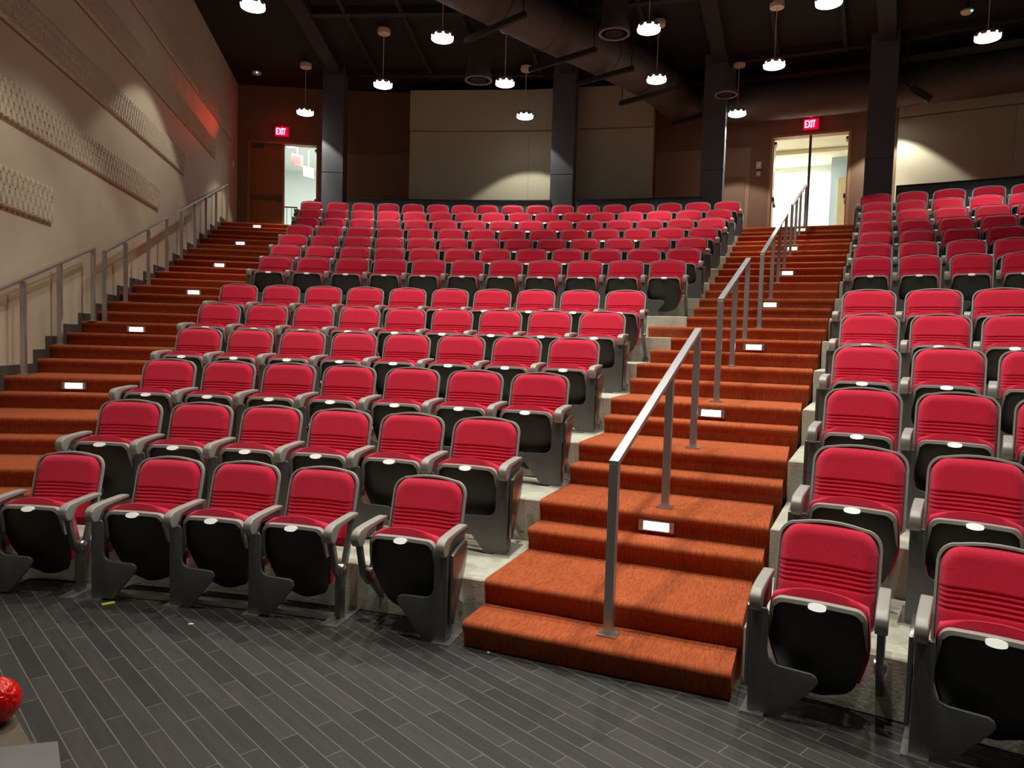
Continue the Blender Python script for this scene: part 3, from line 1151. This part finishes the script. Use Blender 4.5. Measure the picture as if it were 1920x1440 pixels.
def door_set(a0, a1, idx):
    mm, W = door_frame_axes(a0, a1)
    H = DOOR_TOP - ZT
    root = empty('door_frame_%d' % idx if False else 'trim_%d' % (3 + idx), (0, 0, 0))
    root.matrix_world = mm
    struct(root)
    bm = new_bm()
    add_box(bm, (0, -0.02, 0), (0.055, 0.24, H))
    finish('jamb', bm, M['frame_tan'], root, bevel=0.004)
    bm = new_bm()
    add_box(bm, (W - 0.055, -0.02, 0), (W, 0.24, H))
    finish('jamb', bm, M['frame_tan'], root, bevel=0.004)
    bm = new_bm()
    add_box(bm, (0, -0.02, H - 0.055), (W, 0.24, H))
    finish('head', bm, M['frame_tan'], root, bevel=0.004)
    bm = new_bm()
    add_box(bm, (W / 2 - 0.028, 0.02, 0), (W / 2 + 0.028, 0.10, H - 0.05))
    finish('mullion', bm, M['column'] if idx == 2 else M['frame_tan'], root, bevel=0.004)
    return mm, W, H

def door_leaf(mm, W, H, side, open_deg, name, label_mat):
    """leaf hinged at the left (side=0) or right (side=1) jamb, opening outward (+y)"""
    w_ = W / 2 - 0.075
    hx = 0.055 if side == 0 else W - 0.055
    rot = rad(open_deg) * (1 if side == 0 else -1)
    lm = mm @ Matrix.Translation((hx, 0.10, 0)) @ Matrix.Rotation(rot, 4, 'Z')
    sg = 1 if side == 0 else -1
    root = empty(name)
    root.matrix_world = lm
    struct(root)
    bm = new_bm()
    add_box(bm, (min(0, sg * w_), -0.022, 0.01), (max(0, sg * w_), 0.022, H - 0.06))
    finish('leaf', bm, label_mat, root, bevel=0.003)
    bm = new_bm()       # panic bar on the hall side that faces the seats when shut
    x0, x1 = sorted((sg * 0.06, sg * (w_ - 0.05)))
    add_box(bm, (x0, -0.075, 0.97), (x1, -0.045, 1.04))
    xl = sg * (w_ - 0.06)
    add_box(bm, (xl - 0.05, -0.075, 0.93), (xl + 0.05, -0.022, 1.10))
    xh = sg * 0.09
    add_box(bm, (xh - 0.035, -0.065, 0.95), (xh + 0.035, -0.022, 1.06))
    finish('panic_bar', bm, M['steel'], root, bevel=0.004)
    bm = new_bm()
    add_cyl(bm, (sg * (w_ - 0.07), 0.022, 1.02), (sg * (w_ - 0.07), 0.08, 1.02), 0.014, seg=10)
    add_box(bm, (min(sg * (w_ - 0.07), sg * (w_ - 0.19)), 0.07, 1.008), (max(sg * (w_ - 0.07), sg * (w_ - 0.19)), 0.088, 1.032))
    finish('door_handle', bm, M['chrome'], root, bevel=0.003)
    bm = new_bm()
    xc = sg * 0.20
    add_box(bm, (xc - 0.14, -0.075, H - 0.17), (xc + 0.14, -0.022, H - 0.11))
    add_bar(bm, (xc, -0.05, H - 0.10), (xc + sg * 0.18, -0.16 if open_deg < 10 else -0.04, H - 0.075), 0.025, 0.015)
    finish('door_closer', bm, M['steel'], root, bevel=0.004)
    return root

mmL, WL, HL = door_set(*LD, 1)
door_leaf(mmL, WL, HL, 0, 0, 'door_1', M['wood'])
door_leaf(mmL, WL, HL, 1, 88, 'door_2', M['wood'])
mmR, WR, HR = door_set(*RD, 2)
door_leaf(mmR, WR, HR, 0, 92, 'door_3', M['woodpale'])
door_leaf(mmR, WR, HR, 1, 92, 'door_4', M['woodpale'])

# ------------------------------------------------------------------ halls beyond the doors (local door frame: x along door, y outward)
def hall(mm, W, boxes, name='wall_hall'):
    for nm, lo, hi, mt in boxes:
        bm = new_bm()
        add_box(bm, lo, hi, mm)
        struct(finish(nm, bm, mt))
hall(mmR, WR, [
    ('floor_hall', (-4.0, 0.22, -0.2), (5.5, 9.0, -0.001), M['hallcream']),
    ('ceiling_hall', (-4.0, 0.30, 2.72), (5.5, 5.0, 2.85), M['hallcream']),
    ('trim_6', (-4.0, 2.3, 2.60), (5.5, 2.6, 2.719), M['hallcream']),
    ('wall_hall_far', (-4.0, 4.3, 0), (5.5, 4.5, 2.72), M['hallwhite']),
    ('wall_hall_side', (1.30, 3.45, 0), (3.9, 4.29, 2.72), M['hallblue']),
    ('wall_hall_right', (3.9, 0.3, 0), (4.1, 4.3, 2.72), M['hallblue']),
    ('wall_hall_left', (-4.0, 0.3, 0), (-3.9, 4.3, 2.72), M['hallwhite']),
])
# a pale timber door on the far side of the right hall
r_ = empty('door_5')
r_.matrix_world = mmR @ Matrix.Translation((1.50, 3.395, 0))
struct(r_)
bm = new_bm()
add_box(bm, (0, 0, 0), (0.95, 0.05, 2.15))
finish('leaf', bm, M['woodpale'], r_, bevel=0.003)
bm = new_bm()
add_ball(bm, Vector((0.85, -0.05, 1.02)), 0.035)
add_cyl(bm, (0.85, -0.05, 1.02), (0.85, 0, 1.02), 0.015, seg=8)
finish('door_knob', bm, M['chrome'], r_, smooth=True)
hall(mmL, WL, [
    ('floor_hall', (-4.0, 0.22, -0.2), (4.2, 8.0, -0.001), M['hallwhite']),
    ('ceiling_hall', (-4.0, 0.30, 3.3), (4.2, 8.0, 3.4), M['hallwhite']),
    ('wall_hall_far', (-4.0, 7.0, 0), (4.2, 7.2, 3.3), M['hallwhite']),
    ('wall_hall_right', (4.0, 0.3, 0), (4.2, 8.0, 3.3), M['hallwhite']),
    ('wall_hall_left', (-4.0, 0.3, 0), (-3.9, 8.0, 3.3), M['hallwhite']),
])

def area(name, mm, loc, size, power, col, rot=(0, 0, 0), parent=None):
    ld = bpy.data.lights.new(name, 'AREA')
    ld.shape = 'RECTANGLE'
    ld.size, ld.size_y = size
    ld.energy = power
    ld.color = col
    o = bpy.data.objects.new(name, ld)
    COL.objects.link(o)
    o.matrix_world = mm @ Matrix.Translation(loc) @ Matrix.Rotation(rot[0], 4, 'X') @ Matrix.Rotation(rot[1], 4, 'Y')
    return o

def ceiling_disc(mm, loc, r, label):
    root = empty('ceiling_light')
    root.matrix_world = mm @ Matrix.Translation(loc)
    bm = new_bm()
    add_lathe(bm, [(r * 1.08, 0.05), (r * 1.08, 0.0), (r, -0.01), (r, 0.05)])
    finish('trim_ring', bm, M['lampmetal'], root, smooth=True)
    bm = new_bm()
    add_lathe(bm, [(r * 0.99, 0.0), (r * 0.9, -0.05), (r * 0.5, -0.08), (0.001, -0.085)])
    finish('diffuser', bm, M['halllight'], root, smooth=True)
    tag(root, label, 'ceiling light')
    return root
ceiling_disc(mmL, (0.74, 1.75, 2.90), 0.19, 'bright round hall light seen through the left doorway under the exit sign')
area('hall_light_left', mmL, (1.4, 3.0, 3.2), (3.5, 3.0), 230, (0.88, 1.0, 0.98))
area('hall_light_right', mmR, (-0.6, 3.5, 2.58), (2.6, 0.9), 210, (1.0, 1.0, 0.95))
area('hall_light_right', mmR, (1.6, 1.4, 2.70), (1.6, 0.8), 22, (1.0, 0.98, 0.88))


# hall guard rail beyond the left doorway
bm = new_bm()
for k in range(4):
    x = 0.70 + k * 0.13
    add_cyl(bm, (x, 1.0, 0), (x, 1.0, 0.95), 0.008, seg=6)
add_bar(bm, (0.68, 1.0, 0.95), (1.12, 1.0, 0.95), 0.04, 0.03)
add_bar(bm, (0.68, 1.0, 0.10), (1.12, 1.0, 0.10), 0.03, 0.02)
o = finish('guard_rail', bm, M['joist'])
o.matrix_world = mmL
tag(o, 'thin dark guard rail in the hall beyond the left doorway', 'railing')

# ------------------------------------------------------------------ exit signs
LETTERS = {
    'E': [((0, 0), (0.22, 1)), ((0.22, 0), (0.8, 0.17)), ((0.22, 0.42), (0.7, 0.58)), ((0.22, 0.83), (0.8, 1))],
    'I': [((0.0, 0), (0.24, 1))],
    'T': [((0, 0.83), (0.86, 1)), ((0.31, 0), (0.55, 0.83))],
}
def exit_sign(mm, loc, wdt, hgt, label, lm, fm, group=None, rod=0.05):
    root = empty('exit_sign')
    root.matrix_world = mm @ Matrix.Translation(loc)
    bm = new_bm()
    add_box(bm, (-wdt / 2, -0.03, -hgt / 2), (wdt / 2, 0.03, hgt / 2))
    finish('housing', bm, fm, root, bevel=0.006)
    bm = new_bm()
    lh, lw = hgt * 0.66, wdt * 0.19
    x = -wdt * 0.40
    z = -lh / 2
    for ch in 'EXIT':
        if ch == 'X':
            for p, q in (((0.0, 0), (0.85, 1)), ((0.85, 0), (0.0, 1))):
                a = 0.13
                pts = [(x + (p[0] - a) * lw, z + p[1] * lh), (x + (p[0] + a) * lw, z + p[1] * lh), (x + (q[0] + a) * lw, z + q[1] * lh), (x + (q[0] - a) * lw, z + q[1] * lh)]
                add_prism(bm, pts, 'y', -0.036, -0.028)
            x += lw * 1.12
        else:
            for lo, hi in LETTERS[ch]:
                add_box(bm, (x + lo[0] * lw, -0.036, z + lo[1] * lh), (x + hi[0] * lw, -0.028, z + hi[1] * lh))
            x += lw * (1.12 if ch == 'E' else 0.42)
    finish('letters', bm, lm, root)
    bm = new_bm()
    add_box(bm, (-0.014, -0.012, hgt / 2), (0.014, 0.012, hgt / 2 + rod))
    finish('mount', bm, M['canopy'], root)
    tag(root, label, 'exit sign', group)
    return root
sL = exit_sign(mmL, (WL / 2 - 0.02, -0.10, HL + 0.24), 0.36, 0.25, 'glowing red EXIT sign above the left double doors', M['exitred'], M['exitface'])
sR = exit_sign(mmR, (WR / 2, -0.10, HR + 0.17), 0.34, 0.25, 'glowing red EXIT sign above the right open doorway', M['exitred'], M['exitface'])
exit_sign(mmL @ Matrix.Translation((0.90, 2.0, 2.50)) @ Matrix.Rotation(rad(52), 4, 'Z'), (0, 0, 0), 0.40, 0.32, 'nearer pink EXIT sign hanging in the hall beyond the left doorway', M['exitpink'], M['exitpale'], rod=0.64)
exit_sign(mmL @ Matrix.Translation((0.96, 3.5, 2.50)) @ Matrix.Rotation(rad(52), 4, 'Z'), (0, 0, 0), 0.40, 0.32, 'farther lower pink EXIT sign hanging in the hall beyond the left doorway', M['exitpink'], M['exitpale'], rod=0.64)
def red_light(mm, loc, e, target=None):
    ld = bpy.data.lights.new('exit_glow', 'POINT' if target is None else 'SPOT')
    ld.energy = e
    ld.color = (1.0, 0.04, 0.02)
    ld.shadow_soft_size = 0.08
    o = bpy.data.objects.new('exit_glow', ld)
    COL.objects.link(o)
    o.location = mm @ Vector(loc)
    if target is not None:
        ld.spot_size = rad(24)
        ld.spot_blend = 1.0
        d = Vector(target) - o.location
        o.rotation_euler = d.to_track_quat('-Z', 'Y').to_euler()
red_light(mmL, (WL / 2 - 0.02, -0.25, HL + 0.24), 2.0)
red_light(mmL, (WL / 2 - 0.02, -0.25, HL + 0.24), 240, (wall_x(15.8), 15.8, 6.35))
red_light(mmR, (WR / 2, -0.25, HR + 0.17), 2.0)

# small wall devices left of the right doorway
def wall_device(name, mm, loc, size, label, cat, mt):
    root = empty(name)
    root.matrix_world = mm @ Matrix.Translation(loc)
    bm = new_bm()
    add_box(bm, (-size[0] / 2, -0.03, -size[1] / 2), (size[0] / 2, 0.0, size[1] / 2))
    finish('cover', bm, mt, root, bevel=0.005)
    bm = new_bm()
    add_box(bm, (-size[0] * 0.22, -0.036, -size[1] * 0.22), (size[0] * 0.22, -0.028, size[1] * 0.22))
    finish('button', bm, M['plate'], root, bevel=0.002)
    tag(root, label, cat)
def wall_frame(a0, a1):
    p, q = pol(WALL_R, a0, 0), pol(WALL_R, a1, 0)
    d = (q - p).normalized()
    n = Vector((-d.y, d.x, 0))
    mm = Matrix((d, n, Vector((0, 0, 1)))).transposed().to_4x4()
    mm.translation = p
    return mm, (q - p).length
mmA, WA = wall_frame(19.4, RD[0])
wall_device('strobe_alarm', mmA, (WA - 0.25, -0.03, 6.17), (0.13, 0.17), 'beige alarm box on the tan wall left of the right doorway', 'alarm', M['canopy'])
wall_device('pull_station', mmA, (WA - 0.25, -0.03, 5.96), (0.10, 0.12), 'small pale switch box just below the alarm box by the right doorway', 'switch', M['canopy'])
# framed hatch low on the tan wall
bm = new_bm()
add_box(bm, (WA - 1.55, -0.045, 4.75), (WA - 0.55, -0.03, 5.9), mmA)
tag(finish('access_panel', bm, M['walltan'], bevel=0.012, segs=1), 'plain tan access panel in the wall beside the right doorway', 'panel')
bm = new_bm()
add_box(bm, (0, -0.05, -0.08), (0.07, 0, 0.08))
o = finish('thermostat', bm, M['canopy'], bevel=0.005)
o.matrix_world = Matrix.Translation((wall_x(18.5) + 0.03, 18.5, 6.0)) @ Matrix.Rotation(rad(79), 4, 'Z')
tag(o, 'small pale box on the left wall close to the rear corner', 'wall device')

# ------------------------------------------------------------------ pendant lamps
LAMP_Z = 7.05
def make_pendant():
    root = empty('pendant_lamp')
    bm = new_bm()
    add_lathe(bm, [(0.001, 1.14), (0.13, 1.14), (0.135, 1.12), (0.135, 1.05), (0.125, 1.035), (0.001, 1.035)])
    finish('canopy', bm, M['canopy'], root, smooth=True)
    bm = new_bm()
    add_cyl(bm, (0, 0, 0.06), (0, 0, 1.04), 0.008, seg=8)
    finish('stem', bm, M['canopy'], root)
    bm = new_bm()
    add_lathe(bm, [(0.001, 0.07), (0.17, 0.07), (0.188, 0.055), (0.192, 0.0), (0.186, -0.008), (0.001, -0.008)])
    finish('housing', bm, M['lampmetal'], root, smooth=True)
    bm = new_bm()
    add_lathe(bm, [(0.001, -0.009), (0.188, -0.009), (0.197, -0.02), (0.193, -0.045), (0.16, -0.058), (0.001, -0.062)])
    for k in range(9):
        a = 2 * pi * k / 9
        add_ball(bm, Vector((0.168 * cos(a), 0.168 * sin(a), 0.004)), 0.033, seg=10)
    finish('glass_lens', bm, M['led'], root, smooth=True)
    return root
PEND = [
    (-4.42, 12.11, 'pendant lamp nearest the left wall, cut by the top photo edge'),
    (-5.16, 17.64, 'pendant lamp hanging above the left EXIT sign'),
    (-2.92, 15.59, 'pendant lamp between the left column and the centre of the hall'),
    (-1.42, 13.14, 'large near pendant lamp left of the slanting duct'),
    (-0.33, 15.29, 'pendant lamp left beside the lowest hanging one near the middle column'),
    (0.12, 17.43, 'lowest looking far pendant lamp, lighting the beige panel'),
    (2.14, 12.53, 'near pendant lamp overlapping another canopy right of the duct'),
    (2.73, 14.83, 'pendant lamp right of the duct, straight below a nearer lamp'),
    (4.96, 16.78, 'far pendant lamp beside the column left of the right doorway'),
    (4.77, 13.92, 'pendant lamp with a visible round canopy left above the right EXIT sign'),
    (4.70, 11.40, 'pendant lamp clipped by the top edge above the right doorway'),
    (7.84, 12.46, 'pendant lamp at the far right of the photo'),
]
proto_p = make_pendant()
lamp_data = bpy.data.lights.new('pendant_beam', 'SPOT')
lamp_data.energy = LAMP_W * 0.66
lamp_data.color = LAMP_COL
lamp_data.spot_size = rad(99)
lamp_data.spot_blend = 0.18
lamp_data.shadow_soft_size = 0.06
fill_data = bpy.data.lights.new('pendant_spill', 'SPOT')
fill_data.energy = LAMP_W * 0.012
fill_data.color = LAMP_COL
fill_data.spot_size = rad(168)
fill_data.spot_blend = 0.5
fill_data.shadow_soft_size = 0.15
core_data = bpy.data.lights.new('pendant_core', 'SPOT')
core_data.energy = LAMP_W * 1.15
core_data.color = LAMP_COL
core_data.spot_size = rad(58)
core_data.spot_blend = 1.0
core_data.shadow_soft_size = 0.06
def lamp_lights(x, y, k=1.0):
    for dta in (lamp_data, core_data, fill_data):
        o = bpy.data.objects.new(dta.name, dta)
        COL.objects.link(o)
        o.location = (x, y, LAMP_Z - 0.075)
for k, (x, y, lab) in enumerate(PEND):
    o = proto_p if k == 0 else copy_tree(proto_p)
    o.location = (x, y, LAMP_Z)
    tag(o, lab, 'pendant lamp', 'pendant lamps of the auditorium')
    lamp_lights(x, y)
# the same lamps go on over the lower rows and the stage, above the frame
EXTRA = [(10.0, 10.9), (8.18, 16.02)]
for r_, angs in ((14.7, (5.6, 13.0, 20.0, 27.0, 33.5)), (12.1, (8.0, 19.5, 28.5)), (9.7, (15.0, 29.0, 42.0))):
    for a in angs:
        q = pol(r_, a)
        EXTRA.append((q.x, q.y))
for x, y in EXTRA:
    lamp_lights(x, y)

# ------------------------------------------------------------------ ceiling services
def to_v(p):
    return Vector(p)
duct_axis = [(-3.6, 9.6, 7.62), (-1.35, 11.95, 7.62), (-0.45, 12.9, 7.62), (0.45, 13.85, 7.62), (1.70, 15.1, 7.62), (2.6, 16.05, 7.62),
             (3.2, 16.80, 7.60), (3.68, 17.5, 7.56), (4.25, 17.85, 7.53)] + [tuple(pol(25.15, a_, 7.5)) for a_ in (20.5, 22, 23.5, 25, 27, 29, 31, 33, 35, 38)]
bm = new_bm()
add_tube(bm, duct_axis, 0.44, 28)
o = finish('air_duct', bm, M['duct'], smooth=True)
tag(o, 'big round air duct slanting across the dark ceiling, then along the rear wall', 'duct')
for k in (1, 2, 3, 4, 5, 11, 14):
    bm = new_bm()
    p = Vector(duct_axis[k])
    d = (Vector(duct_axis[k + 1]) - p).normalized()
    add_cyl(bm, p - d * 0.03, p + d * 0.03, 0.452, seg=28)
    finish('duct_joint', bm, M['duct'], smooth=True).parent = o
BARS = [((-0.96, 13.22), (-0.03, 12.23)), ((0.24, 14.51), (1.28, 13.56)), ((1.23, 15.19), (2.11, 14.4)), ((2.29, 16.32), (3.21, 15.37)), ((3.75, 17.6), (4.35, 16.9))]
BL = ['nearest', 'second nearest', 'middle', 'second farthest', 'farthest']
for k, (p, q) in enumerate(BARS):
    root = empty('duct_hanger', (p[0], p[1], 7.06))
    v = Vector((q[0] - p[0], q[1] - p[1], 0))
    u = v.normalized()
    bm = new_bm()
    add_bar(bm, -u * 0.1, v + u * 0.1, 0.07, 0.09)
    finish('crossbar', bm, M['joist'], root)
    for e_ in (-u * 0.05, v + u * 0.05):
        bm = new_bm()
        add_cyl(bm, e_, e_ + Vector((0, 0, CEIL - 7.06)), 0.01, seg=6)
        finish('hanger_rod', bm, M['joist'], root)
    tag(root, BL[k] + ' dark trapeze bar carrying the slanting duct', 'duct hanger', 'bars under the slanting duct')
def drum(loc, r, h, label):
    root = empty('air_diffuser', loc)
    bm = new_bm()
    add_lathe(bm, [(r * 0.8, h), (r * 0.82, h * 0.4), (r, h * 0.15), (r, 0.0), (r * 0.9, 0.0), (r * 0.88, h * 0.2), (0.001, h * 0.22)])
    finish('drum', bm, M['duct'], root, smooth=True)
    bm = new_bm()
    add_lathe(bm, [(r * 1.0, 0.02), (r * 1.03, 0.01), (r * 1.03, -0.02), (r * 0.9, -0.02), (r * 0.9, 0.02)])
    finish('rim', bm, M['lampmetal'], root, smooth=True)
    bm = new_bm()
    add_lathe(bm, [(0.001, 0.035), (r * 0.3, 0.03), (r * 0.6, 0.0), (r * 0.62, -0.01), (r * 0.3, 0.01), (0.001, 0.015)])
    finish('core', bm, M['black'], root, smooth=True)
    tag(root, label, 'air diffuser', 'round air diffusers below the ducts')
drum((-0.9, 15.6, 7.20), 0.28, 0.75, 'round air diffuser left of the slanting duct, between two pendant lamps')
drum((1.64, 13.18, 7.22), 0.27, 0.6, 'round air diffuser with a bright rim right of the slanting duct')
drum((4.28, 15.32, 6.95), 0.22, 0.5, 'dark round air diffuser in front of the column by the right doorway')

# steel roof structure
def beam(p, q, wd, ht, name='ceiling_beam'):
    bm = new_bm()
    add_bar(bm, (p[0], p[1], CEIL - ht / 2), (q[0], q[1], CEIL - ht / 2), wd, ht)
    struct(finish(name, bm, M['joist']))
for a, r0, r1 in ((-1.82, 8, 24.3), (11.68, 8, 24.3), (20.02, 8, 24.3), (28.0, 8, 24.3)):
    p, q = pol(r0, a), pol(r1, a)
    beam(p, q, 0.32, 0.20)
for r_ in (24.33, 21.0, 17.8, 14.6):
    for a0, a1 in ((-1.82, 11.68), (11.68, 20.02), (20.02, 28.0), (28.0, 38)):
        beam(pol(r_, a0), pol(r_, a1), 0.16, 0.16)
for k in range(9):
    a = 0.5 + k * 3.2
    beam(pol(12, a), pol(24.5, a), 0.07, 0.14)

def detector(loc, label):
    root = empty('smoke_detector', loc)
    bm = new_bm()
    add_lathe(bm, [(0.001, 0.03), (0.10, 0.03), (0.11, 0.0), (0.08, -0.04), (0.05, -0.05), (0.001, -0.05)])
    finish('body', bm, M['canopy'], root, smooth=True)
    bm = new_bm()
    add_ball(bm, Vector((0.035, -0.09, -0.02)), 0.02)
    finish('indicator', bm, M['green'], root, smooth=True)
    bm = new_bm()
    add_cyl(bm, (0, 0, 0.02), (0, 0, CEIL - loc[2]), 0.02, seg=8)
    finish('stem', bm, M['joist'], root)
    tag(root, label, 'detector')
detector((8.31, 13.87, 8.1), 'ceiling detector with a green light at the top right')
detector((-6.5, 18.1, 8.1), 'ceiling detector with a tiny green light above the left doorway')

# loudspeaker on the wall right of the rightmost column
root = empty('loudspeaker', (8.05, 15.05, 7.05))
bm = new_bm()
mm = Matrix.Rotation(rad(-32), 4, 'Z') @ Matrix.Rotation(rad(38), 4, 'Y')
add_box(bm, (-0.06, -0.10, -0.07), (0.36, 0.10, 0.07), mm)
finish('cabinet', bm, M['cap'], root, bevel=0.01)
bm = new_bm()
add_bar(bm, (0.0, 0.0, 0.02), (-0.12, 0.12, 0.18), 0.04, 0.04)
add_bar(bm, (-0.12, 0.12, 0.18), (-0.12, 0.12, CEIL - 7.0), 0.03, 0.03)
finish('bracket', bm, M['joist'], root)
tag(root, 'small black box speaker angled down right of the rightmost column', 'speaker')

# ------------------------------------------------------------------ lectern corner and things in the foreground
TZ = 0.75
bm = new_bm()
tp = [(-1.165, 1.665), (-1.012, 1.512), (-1.16, 1.10), (-1.95, 1.05), (-1.95, 1.665)]
root = empty('table', (-1.5, 1.4, 0))
bm = new_bm()
add_prism(bm, [(x + 1.5, y - 1.4) for x, y in tp], 'z', TZ - 0.03, TZ)
finish('tabletop', bm, M['tabletop'], root, bevel=0.003)
for x, y in ((-1.22, 1.50), (-1.25, 1.18), (-1.88, 1.60), (-1.88, 1.12)):
    bm = new_bm()
    add_box(bm, (x + 1.5 - 0.02, y - 1.4 - 0.02, 0), (x + 1.5 + 0.02, y - 1.4 + 0.02, TZ - 0.03))
    finish('leg', bm, M['steel'], root, bevel=0.003)
tag(root, 'tan table corner at the lower left edge of the photo', 'table')
bm = new_bm()
add_prism(bm, [(-1.078, 1.490), (-0.966, 1.520), (-0.84, 1.34), (-1.15, 1.28)], 'z', TZ + 0.001, TZ + 0.014)
tag(finish('tray', bm, M['paper'], bevel=0.002), 'grey white flat tray on the tan table corner', 'tray')
bm = new_bm()
bmesh.ops.create_uvsphere(bm, u_segments=40, v_segments=24, radius=1.0, matrix=Matrix.Translation((-1.166, 1.605, TZ + 0.054)) @ Matrix.Diagonal((0.056, 0.050, 0.053, 1)))
for v in bm.verts:
    pass
tag(finish('red_ball', bm, M['redball'], smooth=True, angle=180), 'glossy dimpled red ball on the table at the left photo edge', 'ball')

def flake(x, y, s, mt, label, name='paper_scrap'):
    bm = new_bm()
    pts = []
    for k in range(7):
        a = 2 * pi * k / 7
        r = s * random.uniform(0.6, 1.1)
        pts.append((x + r * cos(a), y + 0.6 * r * sin(a)))
    add_prism(bm, pts, 'z', 0.0005, 0.006)
    tag(finish(name, bm, mt), label, 'litter')
flake(-1.79, 4.02, 0.022, M['scrap'], 'tiny cream paper scrap on the dark floor before the front seats')
flake(-0.085, 3.76, 0.010, M['plate'], 'tiny white chip on the floor left of the centre stairs')

for (x, y), lab in (((-2.42, 4.30), 'strip of yellow tape by the second front row standard from the left'), ((-1.01, 4.10), 'strip of yellow tape beside the free leg of the fourth front row seat')):
    bm = new_bm()
    mm = Matrix.Translation((x, y, 0)) @ Matrix.Rotation(rad(40), 4, 'Z')
    add_box(bm, (-0.035, -0.016, 0.0005), (0.035, 0.016, 0.004), mm)
    tag(finish('tape_strip', bm, M['yellow']), lab, 'tape')
